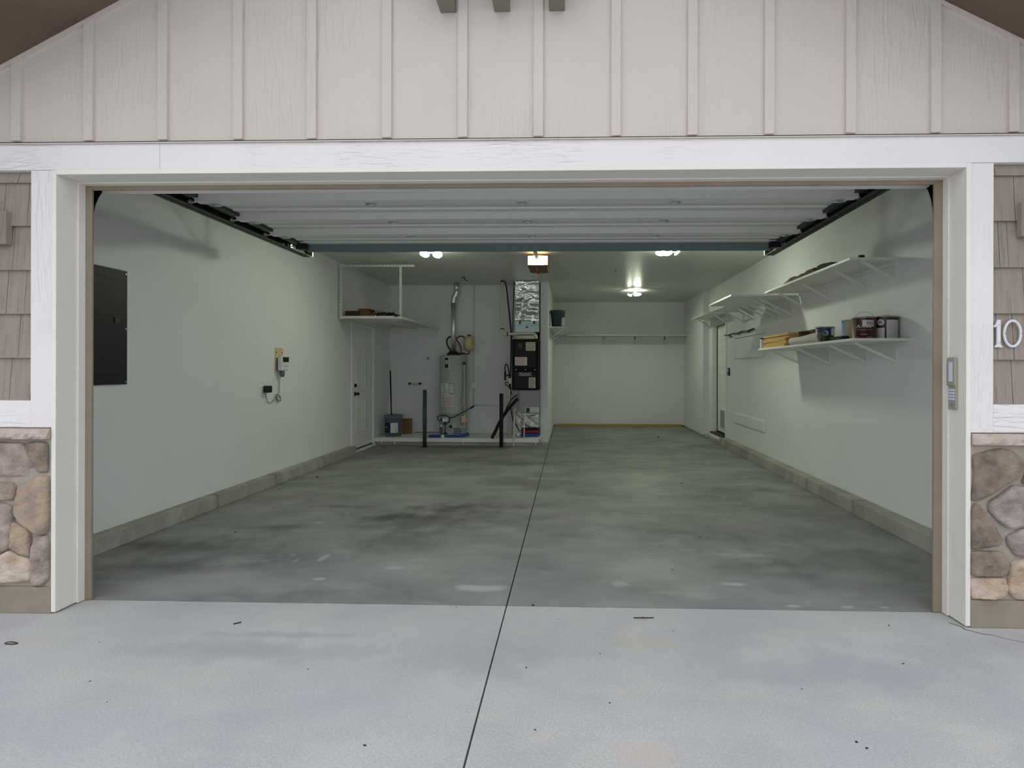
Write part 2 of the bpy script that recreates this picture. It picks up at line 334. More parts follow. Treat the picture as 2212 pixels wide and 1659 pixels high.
# ------------------------------------------------------------------ facade
wf = MB()
wf.box(-4.6, OL - .03, .06, .2, 0, 2.46); wf.box(OR + .03, 4.6, .06, .2, 0, 2.46)
pk = (-.02, 4.5); sl = .515
def rz(x): return pk[1] - sl * abs(x - pk[0])
wf.prism([(-4.6, 2.45), (4.6, 2.45), (4.6, max(2.46, rz(4.6))), (4.0, rz(4.0)), pk, (-4.0, rz(-4.0)), (-4.6, max(2.46, rz(-4.6)))], 'Y', .06, .2)
WF = wf.build('wall_front', 'wall', kind=ST, label='front gable wall of the garage around the wide door opening', category='wall')
b = MB(); b.prism([(-3.74, 2.602), (3.7, 2.602), (3.7, rz(3.7)), pk, (-3.74, rz(-3.74))], 'Y', .03, .062)
b.build('gable_siding', 'siding', WF)
for x in (-3.6, -3.19, -2.771, -2.36, -1.94, -1.517, -1.107, -.691, -.275, .137, .556, .967, 1.375, 1.804, 2.249, 2.654, 3.07, 3.47):
    bb = MB(); w = .026; zt = rz(abs(x) + w) - .02
    bb.prism([(x - w, 2.612 + random.uniform(-.003, .003)), (x + w, 2.612), (x + w, rz(x + w) - .015), (x, rz(x) - .012), (x - w, rz(x - w) - .015)], 'Y', .012, .031)
    bb.build('batten', 'siding', WF, bevel=.0015)
b = MB()
for sg in (-1, 1):
    for (p, q) in ((0, 3.75),):
        xa, xb = pk[0] + sg * p, pk[0] + sg * q; t = .024
        b.prism([(xa, rz(xa)), (xb, rz(xb)), (xb, rz(xb) - t), (xa, rz(xa) - t)], 'Y', .016, .031)
b.build('rake_trim', 'siding', WF)
# flashing above the head board
b = MB(); b.prism([(-.012, 2.589), (.035, 2.600), (.035, 2.604), (-.012, 2.593)], 'X', -3.74, 3.7); b.box(-3.74, 3.7, -.012, -.009, 2.583, 2.593)
b.build('flashing', 'siding', WF)
def tr(n, label, mb, m, bev=.002): return mb.build('trim_%d' % n, m, kind=ST, bevel=bev, label=label, category='trim')
b = MB(); b.box(-3.74, -1.943, 0, .06, 2.444, 2.588); b.box(-1.941, 3.7, 0, .06, 2.444, 2.588)
tr(1, 'long white grained head board above the garage opening', b, 'trimx')
b = MB(); b.box(-2.668, OL - .026, 0, .06, 1.022, 2.442); tr(2, 'white upright trim board left of the garage opening', b, 'trimz')
b = MB(); b.box(OR + .026, 2.537, 0, .06, 1.022, 2.442); tr(3, 'white upright trim board right of the garage opening beside the house number', b, 'trimz')
b = MB(); b.box(-3.74, -2.6685, 0, .06, 1.022, 1.171); tr(4, 'short white sill board under the left shingles', b, 'trimx')
b = MB(); b.box(2.5375, 3.7, 0, .06, 1.022, 1.171); tr(5, 'short white sill board under the right shingles', b, 'trimx')
def jamb(n, x, sg, label):
    b = MB(); b.prism([(x, -.010), (x + sg * .025, -.010), (x + sg * .025, .2), (x, .2)], 'Z', .008, OT + .025)
    b.box(min(x, x - sg * .008), max(x, x - sg * .008), .115, .16, .004, OT)
    return tr(n, label, b, 'jamb')
jamb(6, OL, -1, 'cream jamb board lining the left side of the opening'); jamb(7, OR, 1, 'cream jamb board lining the right side of the opening, with the keypad on it')
b = MB(); b.box(OL, OR, -.010, .2, OT, OT + .027); b.box(OL + .008, OR - .008, .115, .16, OT - .006, OT)
tr(8, 'cream head jamb lining the top of the opening', b, 'jamb')
b = MB(); b.box(OL, -2.47, .16, .172, .003, OT); tr(9, 'tan door stop strip on the left jamb', b, 'stop', .001)
b = MB(); b.box(2.336, OR, .16, .172, .003, OT); tr(10, 'tan door stop strip on the right jamb', b, 'stop', .001)
b = MB(); b.box(-2.47, 2.336, .16, .172, 2.386, OT); tr(11, 'tan door stop strip along the head of the opening', b, 'stop', .001)

# shingles
def shingles(x0, x1, seams, toward, name):
    b = MB(); zz = [2.442, 2.382, 2.142, 1.896, 1.652, 1.407, 1.171]
    for r in range(6):
        zt, zb = zz[r], zz[r + 1]; xs = [x0] + sorted(seams[r]) + [x1]
        # fill the unseen width with plausible joints
        full = []
        for a, c in zip(xs, xs[1:]):
            full.append(a); k = c - a
            if k > .3:
                t = a + random.uniform(.12, .2)
                while t < c - .12: full.append(t); t += random.uniform(.1, .22)
        full.append(x1)
        for a, c in zip(full, full[1:]):
            j = random.uniform(-.0015, .0015); g = .0016
            b.prism([(.019 + j, zb), (.033 + j, zb), (.06, zb + .0), (.06, zt), (.036, zt)], 'X', a + g, c - g)
            n = random.randint(1, 3)
            for _ in range(n):
                xx = random.uniform(a + .01, c - .01); h0 = zb + random.uniform(0, .03); h1 = h0 + random.uniform(.05, .19)
                if h1 < zt: b.bar((xx, .0185 + .017 * (h0 - zb) / (zt - zb) + j, h0), (xx + random.uniform(-.002, .002), .0185 + .017 * (h1 - zb) / (zt - zb) + j, h1), .0012, .001, 0)
    b.box(x0, x1, .045, .061, 1.171, 2.442)
    return b.build('shingle_siding', 'shingle', WF)
shingles(-3.7, -2.6685, [[-2.765], [-2.71], [], [-2.83, -2.725], [-2.76], [-2.81, -2.69]], -1, 'left')
shingles(2.5375, 3.66, [[2.56], [2.665], [2.585, 2.63], [], [2.575, 2.66], [2.655]], 1, 'right')
# foundation, stone
for (x0, x1) in ((-4.6, -2.541), (2.416, 4.6)):
    b = MB(); b.box(x0, x1, -.012, .07, 0, .146); b.build('foundation', 'base', WF, bevel=.004)
    b = MB(); b.box(x0, x1, .0, .07, .146, .965); b.build('mortar_bed', 'mortar', WF)
def capstone(x0, x1, end):
    n = 60; b = MB(); prof = []
    rnd = random.Random(int(abs(x0) * 100))
    rows = [(-.0, .964), (-.038, .962), (-.046, .975), (-.044, .995), (-.034, 1.012), (-.01, 1.018), (.02, 1.018)]
    vs = []
    for i in range(n + 1):
        x = x0 + (x1 - x0) * i / n
        o = [rnd.uniform(-.006, .008) for _ in rows]
        for k, (y, z) in enumerate(rows):
            e = min(1, .55 + (i if end == 0 else n - i) * .25) if 0 < k < 5 else 1
            vs.append((x, y * 1 * e + (o[k] if 0 < k < 5 else 0), z + (o[k] * .5 if 1 < k < 5 else 0)))
    m = len(rows)
    fs = [(i * m + k, i * m + k + 1, (i + 1) * m + k + 1, (i + 1) * m + k) for i in range(n) for k in range(m - 1)]
    b.add(vs, fs); b.add(vs[:m], [list(range(m))]); b.add(vs[-m:], [list(range(m))])
    b.build('cap_stone', 'cap', WF)
capstone(-3.74, -2.545, 1); capstone(2.42, 3.7, 0)
def stone_poly(b, pts, mi, seed):
    rnd = random.Random(seed)
    for _ in range(2):                      # soften the corners a little
        q = []
        for i in range(len(pts)):
            p, r = pts[i], pts[(i + 1) % len(pts)]
            q += [(p[0] * .88 + r[0] * .12, p[1] * .88 + r[1] * .12), (p[0] * .12 + r[0] * .88, p[1] * .12 + r[1] * .88)]
        pts = q
    mx = sum(p[0] for p in pts) / len(pts); mz = sum(p[1] for p in pts) / len(pts)
    pts = [(min(max(mx + (p[0] - mx) * 1.05, p[0] - .006), p[0] + .006), mz + (p[1] - mz) * 1.04) for p in pts]
    pts = [((min(p[0], -2.543) if mx < 0 else max(p[0], 2.418)), min(max(p[1], .150), .958)) for p in pts]
    q = []
    for i in range(len(pts)):               # even the outline out so the face can carry relief
        p, r = pts[i], pts[(i + 1) % len(pts)]; d = math.hypot(p[0] - r[0], p[1] - r[1]); k = max(1, int(d / .012))
        q += [(p[0] + (r[0] - p[0]) * t / k, p[1] + (r[1] - p[1]) * t / k) for t in range(k)]
    pts = q
    cx = sum(p[0] for p in pts) / len(pts); cz = sum(p[1] for p in pts) / len(pts); n = len(pts)
    tx, tz = rnd.uniform(-.10, .10), rnd.uniform(-.10, .10); o3 = Vector((seed * 3.1, seed * 1.7, 0))
    vs = []; SS = (1.0, .992, .965, .91, .83, .73, .62, .5, .38, .26, .14)
    for s_ in SS:
        lift = {1.0: 0, .992: .010, .965: .017, .91: .021}.get(s_, .024)
        for p in pts:
            x, z = cx + (p[0] - cx) * s_, cz + (p[1] - cz) * s_
            if s_ == 1.0: vs.append((x, .002, z)); continue
            v = Vector((x, 0, z)); e = lift / .024
            n1 = noise.noise(v * 9 + o3); n2 = noise.ridged_multi_fractal(v * 16 + o3, 1, 2, 4, 1, 2) - 1; n3 = noise.noise(v * 60 + o3)
            y = -lift - e * (.012 * n1 + .0075 * n2 + .0035 * n3) + e * ((x - cx) * tx + (z - cz) * tz)
            vs.append((x + .002 * n3, y, z + .002 * noise.noise(v * 50)))
    vs.append((cx, sum(v[1] for v in vs[-n:]) / n, cz)); R = len(SS)
    fs = [(r * n + i, r * n + (i + 1) % n, (r + 1) * n + (i + 1) % n, (r + 1) * n + i) for r in range(R - 1) for i in range(n)]
    fs += [((R - 1) * n + i, (R - 1) * n + (i + 1) % n, R * n) for i in range(n)]
    b.add(vs, fs, mi, True)
SM = ['st_tan', 'st_cream', 'st_rose', 'st_brown', 'st_plum']
def LZ(p): return (-2.857 + p[0] / 3.77 * .00263, 1.020 - (p[1] / 3.77 - 16) * .00251)
def RZ(p): return (2.376 + p[0] / 3.607 * .00262, 1.015 - (p[1] / 3.607 - 15) * .00238)
L = [(2, [(-60, 190), (10, 180), (95, 185), (165, 185), (235, 190), (262, 225), (285, 300), (350, 435), (140, 460), (20, 455), (-70, 440)]),
     (3, [(265, 180), (400, 178), (422, 200), (424, 425), (350, 425), (290, 290)]),
     (0, [(-60, 505), (10, 512), (140, 520), (158, 540), (150, 660), (-10, 655), (-60, 650)]),
     (0, [(200, 530), (300, 475), (420, 460), (430, 500), (430, 880), (410, 930), (340, 925), (230, 850), (165, 780), (158, 700), (178, 560)]),
     (2, [(-70, 680), (10, 680), (140, 710), (150, 790), (135, 1010), (110, 1060), (30, 1105), (-60, 1080)]),
     (0, [(150, 840), (190, 845), (280, 900), (290, 1125), (200, 1105), (125, 1055), (140, 900)]),
     (2, [(325, 960), (430, 950), (435, 1290), (390, 1350), (300, 1360), (300, 1040)]),
     (1, [(-70, 1125), (30, 1120), (120, 1075), (200, 1120), (295, 1150), (300, 1320), (150, 1335), (0, 1345), (-70, 1340)]),
     (3, [(-260, 190), (-90, 190), (-95, 440), (-250, 460)]), (0, [(-250, 490), (-85, 490), (-85, 660), (-240, 700)]),
     (4, [(-270, 730), (-95, 690), (-90, 1090), (-230, 1100)]), (1, [(-300, 1140), (-95, 1120), (-95, 1340), (-300, 1345)]),
     (2, [(-500, 190), (-285, 190), (-280, 560), (-480, 540)]), (0, [(-520, 580), (-280, 600), (-300, 1000), (-500, 980)]), (3, [(-520, 1010), (-320, 1030), (-320, 1340), (-520, 1345)])]
R_ = [(3, [(75, 225), (180, 190), (270, 170), (340, 190), (415, 250), (418, 330), (390, 395), (260, 470), (190, 530), (100, 580), (65, 570), (85, 400)]),
      (3, [(500, 190), (620, 190), (620, 470), (500, 465), (418, 435), (450, 340), (470, 270)]),
      (4, [(350, 460), (420, 470), (560, 510), (600, 700), (450, 770), (330, 800), (260, 750), (185, 660), (190, 590), (260, 540)]),
      (3, [(90, 605), (130, 640), (180, 720), (230, 790), (275, 880), (260, 930), (160, 955), (62, 970), (58, 860), (60, 660)]),
      (4, [(310, 870), (400, 810), (500, 780), (620, 790), (600, 1000), (430, 1022), (370, 1010), (320, 930)]),
      (3, [(60, 985), (270, 985), (325, 1060), (305, 1160), (290, 1180), (70, 1180), (55, 1100)]),
      (1, [(65, 1210), (110, 1195), (290, 1190), (310, 1240), (305, 1320), (280, 1345), (190, 1358), (60, 1360)]),
      (1, [(335, 1085), (400, 1050), (510, 1030), (640, 1040), (640, 1350), (500, 1362), (370, 1355), (320, 1290)]),
      (0, [(650, 190), (860, 190), (840, 560), (660, 520)]), (2, [(650, 560), (850, 600), (840, 980), (640, 900)]), (0, [(670, 1000), (860, 1010), (860, 1350), (670, 1350)]),
      (4, [(890, 190), (1100, 190), (1100, 700), (880, 650)]), (3, [(890, 720), (1100, 740), (1100, 1350), (890, 1350)])]
for side, fn, nm in ((L, LZ, 'l'), (R_, RZ, 'r')):
    b = MB()
    for i, (mi, pts) in enumerate(side): stone_poly(b, [fn(p) for p in pts], mi, i * 7 + len(side))
    b.build('stone_veneer', SM, WF)

# roof overhang
b = MB()
for sg in (-1, 1):
    xa, xb = pk[0], pk[0] + sg * 4.3
    b.prism([(xa, rz(xa)), (xb, rz(xb)), (xb, rz(xb) + .03), (xa, rz(xa) + .03)], 'Y', -.62, .06, 0)
    b.prism([(xa, rz(xa) - .02), (xb, rz(xb) - .02), (xb, rz(xb) + .2), (xa, rz(xa) + .2)], 'Y', -.65, -.62, 0)
    b.prism([(xa, rz(xa) + .03), (xb, rz(xb) + .03), (xb, rz(xb) + .14), (xa, rz(xa) + .14)], 'Y', -.66, .2, 1)
b.build('roof_overhang', ['soffit', 'dark'], kind=ST, label='brown painted gable roof overhang above the siding', category='roof')
for x, lb in ((-.356, 'taupe beam end at top of gable, leftmost of three'), (-.061, 'taupe beam end at top of gable, middle of three'), (.237, 'taupe beam end at top of gable, rightmost of three')):
    b = MB(); b.prism([(.03, 3.55), (-.20, 3.70), (-.20, 3.305), (-.19, 3.295), (.03, 3.295)], 'X', x - .043, x + .043)
    b.build('gable_beam_end', 'corbel', bevel=.003, label=lb, category='beam end', group='beam ends under the gable peak')

# ------------------------------------------------------------------ interior shell
def sb(name, label, cat, m, *boxes, bev=0):
    b = MB()
    for q in boxes: b.box(*q)
    return b.build(name, m, kind=ST, label=label, category=cat, bevel=bev)
sb('wall_left', 'long off-white left side wall of the garage', 'wall', 'wall', (XL - .12, XL, .2, 5.6, .12, H), (XL - .12, XL, 6.47, YW + .12, 0, H), (XL - .12, XL, 5.6, 6.47, 2.07, H), (XL - .12, XL, .2, 5.52, 0, .12))
wr = MB()
wr.box(XR, XR + .14, .2, 6.86, 0, H); wr.box(XR, XR + .14, 6.86, 7.72, 2.24, H); wr.box(XR, XR + .14, 7.72, 10.0, 0, H); wr.box(XR, XR + .14, 6.86, 7.72, 0, .12)
wr.box(2.97, XR, 8.05, YB, 0, H)
wr.build('wall_right', 'wall', kind=ST, label='long off-white right side wall of the garage with shelves on it', category='wall')
sb('wall_back', 'off-white back wall at the end of the deep bay', 'wall', 'wall', (PX1 - .2, 3.2, YB, YB + .12, 0, H))
sb('wall_utility', 'off-white back wall of the utility alcove behind the water heater', 'wall', 'wall', (XL - .1, PX0, YW, YW + .12, 0, H))
sb('wall_partition', 'short off-white partition wall between furnace and deep bay', 'wall', 'wall', (PX0, PX1, PY, YB, 0.0, H))
sb('ceiling', 'smooth off-white satin garage ceiling', 'ceiling', 'ceil', (XL - .12, XR + .14, .2, YB + .1, H, H + .12), (1.35, 2.1, 7.38, 7.40, H - .004, H))
sb('baseboard_left', 'raw concrete curb along the left garage wall', 'curb', 'curb', (XL, -3.105, .2, 5.5, 0, .128), bev=.006)
sb('baseboard_right', 'raw concrete curb along the right garage wall', 'curb', 'curb', (2.955, XR, .2, 6.78, 0, .132), (2.975, XR, 6.78, 8.05, 0, .05), (2.955, 2.97, 8.05, YB, 0, .03), bev=.006)
sb('baseboard_back', 'dark gap and wood strip line along the deep bay back wall', 'baseboard', 'gap', (PX1, 2.97, YB - .012, YB, 0, .022))
sb('baseboard_utility', 'dark gap line under the utility alcove wall', 'baseboard', 'gap', (-2.72, -2.2, YW - .006, YW, .125, .14))
sb('platform', 'low white-edged platform carrying the water heater and furnace', 'platform', ['inwhite'], (XL + .005, PX0, 6.5, YW, .062, .13))
sb('platform_base', 'grey concrete step under the utility platform', 'step', 'curb', (XL + .005, PX0, 6.53, YW, 0, .062))
b = MB(); b.box(-.10, 2.90, 9.80, 9.84, 0, .055); b.build('wood_strip', 'woodx', label='long yellowish wood strip lying along the deep bay back wall', category='wood strip', bevel=.003)

# drywall seams as thin corner beads in the alcove
for x in (-2.32,):
    b = MB(); b.box(x - .012, x + .012, YW - .006, YW, .14, H); b.build('trim_12', 'wall', kind=ST, label='faint upright joint strip on the utility alcove wall', category='trim')

# ------------------------------------------------------------------ doors
def panel_door(parent, face, yA, yB, z0, z1, sg, name='leaf'):
    """six panel leaf in a plane x=face, seen from inside (sg = outward normal sign)"""
    b = MB(); t = .036; x0, x1 = (face - sg * t, face); b.box(min(x0, x1), max(x0, x1), yA, yB, z0, z1)
    w = yB - yA; cols = [(yA + w * .15, yA + w * .44), (yA + w * .56, yA + w * .85)]
    rows = [(z0 + .26, z0 + .80), (z0 + .98, z0 + 1.60), (z0 + 1.70, z0 + 1.90)]
    for (ya, yb) in cols:
        for (za, zb) in rows:
            for (p, q) in (((ya, za), (yb, za)), ((yb, za), (yb, zb)), ((yb, zb), (ya, zb)), ((ya, zb), (ya, za))):
                b.bar((face + sg * .002, p[0], p[1]), (face + sg * .002, q[0], q[1]), .016, .008, 0, up=(1, 0, 0))
            b.box(min(face, face + sg * .004), max(face, face + sg * .004), ya + .035, yb - .035, za + .035, zb - .035)
    return b.build(name, 'inwhite', parent, bevel=.002)
D = thing('door_1', (XL, 6.03, 0), 'white six panel house door with black hardware on the left wall', 'door', kind=ST)
LF = panel_door(D, XL - .01, 5.62, 6.455, .05, 2.06, 1)
b = MB()
for q in ((XL - .04, XL + .016, 5.525, 5.615, .13, 2.064), (XL - .04, XL + .016, 6.46, 6.53, .03, 2.064), (XL - .04, XL + .016, 5.525, 6.53, 2.065, 2.14)): b.box(*q)
b.build('casing', 'inwhite', D, bevel=.003)
b = MB(); b.box(XL - .1, XL + .05, 5.6, 6.5, .0, .03); b.build('threshold', 'inwhite', D)
b = MB(); b.box(XL - .05, XL - .006, 5.62, 6.455, .032, .049); b.build('door_sweep', 'gap', LF)
kb = MB(); kb.tube([(XL - .01, 5.69, .945), (XL + .004, 5.69, .945)], .033, 16); kb.tube([(XL + .004, 5.69, .945), (XL + .03, 5.69, .945), (XL + .035, 5.69, .945), (XL + .06, 5.69, .945), (XL + .068, 5.69, .945)], [.012, .012, .026, .028, .014], 16)
kb.build('knob', 'black', LF)
kb = MB(); kb.tube([(XL - .01, 5.685, 1.08), (XL + .014, 5.685, 1.08)], .03, 16); kb.box(XL + .014, XL + .03, 5.68, 5.69, 1.06, 1.10); kb.build('deadbolt', 'black', LF)

D = thing('door_2', (XR + .1, 7.29, .13), 'narrow-looking white door with pet flap in the right wall', 'door', kind=ST)
b = MB(); b.box(XR + .075, XR + .11, 6.90, 7.68, .17, 2.2)
for z in (1.93, 1.78, 1.42, 1.27, .93, .79, .50, .37): b.box(XR + .068, XR + .075, 6.98, 7.60, z, z + .012)
b.build('leaf', 'inwhite', D, bevel=.002)
b = MB(); b.box(XR + .06, XR + .075, 7.12, 7.46, .22, .62); PF = b.build('pet_flap_frame', 'inwhite', D, bevel=.004)
b = MB(); b.box(XR + .055, XR + .062, 7.16, 7.42, .26, .58); b.build('pet_flap', 'coil', PF)
b = MB(); b.box(XR + .001, XR + .14, 7.69, 7.719, .14, 2.209); b.box(XR + .001, XR + .14, 6.861, 6.89, .14, 2.209); b.box(XR + .001, XR + .14, 6.861, 7.719, 2.21, 2.239)
b.box(XR - .016, XR, 7.72, 7.80, .12, 2.239); b.box(XR - .016, XR, 6.79, 6.86, .12, 2.239); b.box(XR - .016, XR, 6.79, 7.80, 2.24, 2.31)
b.build('casing', 'inwhite', D, bevel=.003)
b = MB(); b.box(XR + .062, XR + .09, 7.68, 7.694, .17, 2.21); b.box(XR + .062, XR + .075, 6.9, 7.69, 2.2, 2.212); b.box(XR + .06, XR + .074, 6.9, 7.69, .12, .17); b.build('weather_seal', 'gap', D)
b = MB(); b.box(XR - .06, XR + .07, 6.86, 7.75, .115, .138); b.build('threshold', 'dark', D)
b = MB(); b.box(XR - .05, XR, 6.8, 7.8, .03, .114); b.build('step_trim', 'inwhite', D)

# ------------------------------------------------------------------ garage door (overhead, open)
G = thing('garage_door', (-.067, 1.4, 2.6), 'open white sectional garage door parked under the ceiling', 'garage door')
gx0, gx1 = -2.50, 2.385; J = [.62, 1.11, 1.605, 2.10, 2.59]
def section(y0, y1, zf=lambda y: 0):
    b = MB()
    b.box(gx0, gx1, y0, y1, 2.652, 2.69, 0)
    for (a, c, dz) in ((y0 + .002, y0 + .07, .045), (y1 - .075, y1 - .002, .055 if y1 < 2.5 else .012)): b.box(gx0 + (.0 if dz > .05 else .03), gx1 - (.0 if dz > .05 else .03), a, c, 2.652 - dz, 2.653, 1)
    yc = y0
    for f in (.34, .62): b.prism([(y0 + (y1 - y0) * f - .018, 2.653), (y0 + (y1 - y0) * f - .010, 2.640), (y0 + (y1 - y0) * f + .010, 2.640), (y0 + (y1 - y0) * f + .018, 2.653)], 'X', gx0 + .05, gx1 - .05, 1)
    for x in (gx0 - .003, gx1 + .003): b.box(x - .036, x + .036, y0 + .071, y1 - .076, 2.625, 2.6515, 2)  # dark steel end stiles, widened to paint in the shaded recess by the tracks
    return b
SEC = []
for k in range(4):
    b = section(J[k] + .002, J[k + 1] - .002)
    SEC.append(b.build('section', ['doorwhite', 'doorrib', 'stileshade'], G, bevel=.0015))
# lowest section hangs down into the curve behind the head of the opening
b = MB(); b.prism([(.26, 2.418), (.61, 2.64), (.60, 2.675), (.235, 2.445)], 'X', gx0, gx1, 0)
b.prism([(.226, 2.398), (.268, 2.398), (.285, 2.43), (.25, 2.452), (.226, 2.43)], 'X', gx0 + .03, gx1 - .03, 1)
b.build('section', ['doorwhite', 'doorrib'], G)
b = MB(); b.box(gx0 + .06, gx1 - .06, 2.592, 2.598, 2.570, 2.652); b.box(gx0 + .06, gx1 - .06, 2.598, 2.655, 2.653, 2.66); b.box(gx0 + .06, gx1 - .06, 2.598, 2.63, 2.567, 2.572)
b.build('strut', 'strut', G)
for x, sg in ((gx0 + .03, -1), (gx1 - .03, 1)):
    b = MB(); b.box(x - .05, x + .05, 2.53, 2.60, 2.58, 2.652); b.box(x - .07, x + .04, 2.50, 2.66, 2.648, 2.655); b.build('top_bracket', 'dark', G)
for ji, j in enumerate(J[1:4]):
    for x in (gx0 + .11, gx0 + 1.3, (gx0 + gx1) / 2, gx1 - 1.3, gx1 - .11):
        b = MB(); b.box(x - .03, x + .03, j - .035, j + .035, 2.590, 2.597); b.tube([(x - .035, j, 2.586), (x + .035, j, 2.586)], .006, 8); b.build('hinge', 'bright', SEC[ji])
b = MB(); b.box(-.25, -.17, 2.56, 2.60, 2.655, 2.68); b.build('arm_bracket', 'wood', G)
def track(x, sg, label):
    WSO = .042 if sg < 0 else .02
    """x = plane of the inner lips; sg = outward direction"""
    T = thing('door_track', (x, .25, 0), label, 'track', 'pair of overhead door tracks')
    path = [(.245, .05), (.245, 2.23)] + [(.245 + .39 * (1 - math.cos(a)), 2.23 + .39 * math.sin(a)) for a in [PI / 2 * k / 10 for k in range(1, 11)]] + [(2.97, 2.62)]
    def rail(dx0, dx1, off):
        b = MB()
        for i in range(len(path) - 1):
            p, q = Vector(path[i]), Vector(path[i + 1]); d = (q - p).normalized(); n = Vector((-d.y, d.x))
            a, c = p + n * off[0], q + n * off[0]; e, f = q + n * off[1], p + n * off[1]
            b.prism([tuple(a), tuple(c), tuple(e), tuple(f)], 'X', x + sg * dx0, x + sg * dx1)
        return b
    rail(.045, .05, (-.028, .028)).build('channel_back', 'track', T)
    rail(.0, .05, (.024, .03)).build('channel_lip', 'dark', T)
    rail(.0, .05, (-.03, -.024)).build('channel_lip', 'dark', T)
    b = MB(); b.box(min(x, x + sg * .045), max(x, x + sg * .045), .2, .222, .05, 2.6)
    b.prism([(.2, 2.2), (.222, 2.2), (.30, 2.38), (.30, 2.6), (.2, 2.6)], 'X', x + sg * .046, x + sg * .051); b.build('wall_angle', 'dark', T)
    b = MB(); b.box(min(x + sg * .052, x + sg * .09), max(x + sg * .052, x + sg * .09), .5, 2.96, 2.587, 2.592); b.box(min(x + sg * .086, x + sg * .09), max(x + sg * .086, x + sg * .09), .5, 2.96, 2.592, 2.65); b.build('stiffening_angle', 'track', T)
    b = MB(); b.bar((x + sg * .06, 2.9, 2.6), (x + sg * .06, 2.9, H), .03, .004); b.bar((x + sg * .06, 2.88, 2.62), (x + sg * .06, 2.45, H), .03, .004); b.build('hanger', 'track', T)
    b = MB(); b.box(min(x - sg * .01, x + sg * .05), max(x - sg * .01, x + sg * .05), 2.955, 2.975, 2.59, 2.65); b.tube([(x, 2.93, 2.575), (x, 2.93, 2.59)], .01, 8); b.build('end_stop', 'bright', T)
    for j in (1.11, 1.605, 2.10, 2.56):
        b = MB(); b.tube([(x - sg * .03, j, 2.615), (x + sg * .04, j, 2.615)], .006, 8); b.tube([(x + sg * .01, j, 2.615), (x + sg * .03, j, 2.615)], .021, 14); b.build('roller', 'bright', T)
    b = MB(); b.box(min(x - sg * WSO, x + sg * .012), max(x - sg * WSO, x + sg * .012), .2, .235, .0, 2.3); b.build('weather_strip', 'stopseal', T)
track(-2.57, -1, 'dark steel overhead door track along the left side'); track(2.405, 1, 'dark steel overhead door track along the right side')

# door opener
O = thing('garage_door_opener', (-.165, 4.5, 2.76), 'ceiling-hung garage door opener with glowing amber lens', 'door opener')
b = MB(); b.prism([(-.315, 2.80), (-.02, 2.80), (-.03, 2.93), (-.31, 2.93)], 'Y', 4.535, 4.95); b.prism([(-.30, 2.762), (-.035, 2.762), (-.025, 2.80), (-.312, 2.80)], 'Y', 4.50, 4.95); b.build('housing', 'opener', O, bevel=.012)
b = MB(); n = 14
for i in range(n):
    u0, u1 = i / n, (i + 1) / n; x0, x1 = -.305 + .275 * u0, -.305 + .275 * u1; f = lambda u: 4.50 + .02 * (2 * u - 1) ** 2
    b.add([(x0, f(u0), 2.797), (x1, f(u1), 2.797), (x1, f(u1), 2.925), (x0, f(u0), 2.925)], [(0, 1, 2, 3)], 1 if 3 <= i <= 10 else 0)
    b.add([(x0, f(u0), 2.925), (x1, f(u1), 2.925), (x1, 4.54, 2.925), (x0, 4.54, 2.925)], [(0, 1, 2, 3)], 0)
b.build('lens', ['lens', 'lenshot'], O)
b = MB(); b.bar((-.165, .25, 2.80), (-.165, 4.52, 2.87), .04, .03); b.build('rail', 'track', O)
b = MB(); b.bar((-.20, 4.28, 2.79), (-.165, 4.28, 2.86), .008); b.tube([(-.175, 4.28, 2.79), (-.165, 4.285, 2.72), (-.15, 4.29, 2.66)], .0025, 6); b.build('pull_cord', 'redcord', O)
b = MB(); b.tube([(-.185, 4.5, 2.755), (-.165, 4.5, 2.70), (-.155, 4.5, 2.665)], [.008, .012, .012], 10); b.build('release_handle', 'redcord', O)
for x in (-.26, -.07):
    b = MB(); b.bar((x, 4.75, 2.93), (x, 4.75, H), .03, .004); b.build('hanger', 'bright', O)
b = MB(); b.tube([(-.24, 4.9, 2.76), (-.26, 5.0, 2.70), (-.25, 5.2, 2.68), (-.24, 5.6, 2.72), (-.2, 5.9, 2.95)], .002, 6); b.build('antenna_wire', 'grey', O)

# ------------------------------------------------------------------ ceiling lamps
def leaf_lamp(x, y, leaves, label):
    T = thing('ceiling_light', (x, y, H - .09), label, 'ceiling light', 'screw-in leaf lights on the garage ceiling')
    b = MB(); b.tube([(x, y, H), (x, y, H - .012)], .06, 20); b.tube([(x, y, H - .012), (x, y, H - .05)], [.03, .026], 16); b.build('socket', 'inwhite', T)
    b = MB(); b.tube([(x, y, H - .05), (x, y, H - .075)], [.036, .03], 16); b.build('hub', 'devwhite', T)
    for (dx, dy, dz, nx, ny, nz, ln, wd) in leaves:
        nn = Vector((nx, ny, nz)).normalized(); s_ = Vector((0, 0, 1)).cross(nn).normalized(); d = s_.cross(nn).normalized()
        c = Vector((x + dx, y + dy, H + dz)); b = MB(); k = 24
        ov = [c + s_ * (ln / 2 * math.cos(2 * PI * i / k)) + d * (wd / 2 * math.sin(2 * PI * i / k)) for i in range(k)]
        b.add(ov + [v + nn * .008 for v in ov], [(i, (i + 1) % k, k + (i + 1) % k, k + i) for i in range(k)], 1); b.add([v + nn * .008 for v in ov], [list(range(k))], 0); b.add(ov, [list(range(k))], 2)
        b.bar(c, (x, y, H - .065), .012, .008, 1)
        b.build('led_leaf', ['ledcool', 'devwhite', 'ledback'], T)
leaf_lamp(-1.55, 4.12, [(-.085, 0, -.085, -.2, -.6, -.78, .135, .11), (.085, 0, -.095, .2, -.6, -.78, .12, .11)], 'two-leaf LED ceiling light above the left bay')
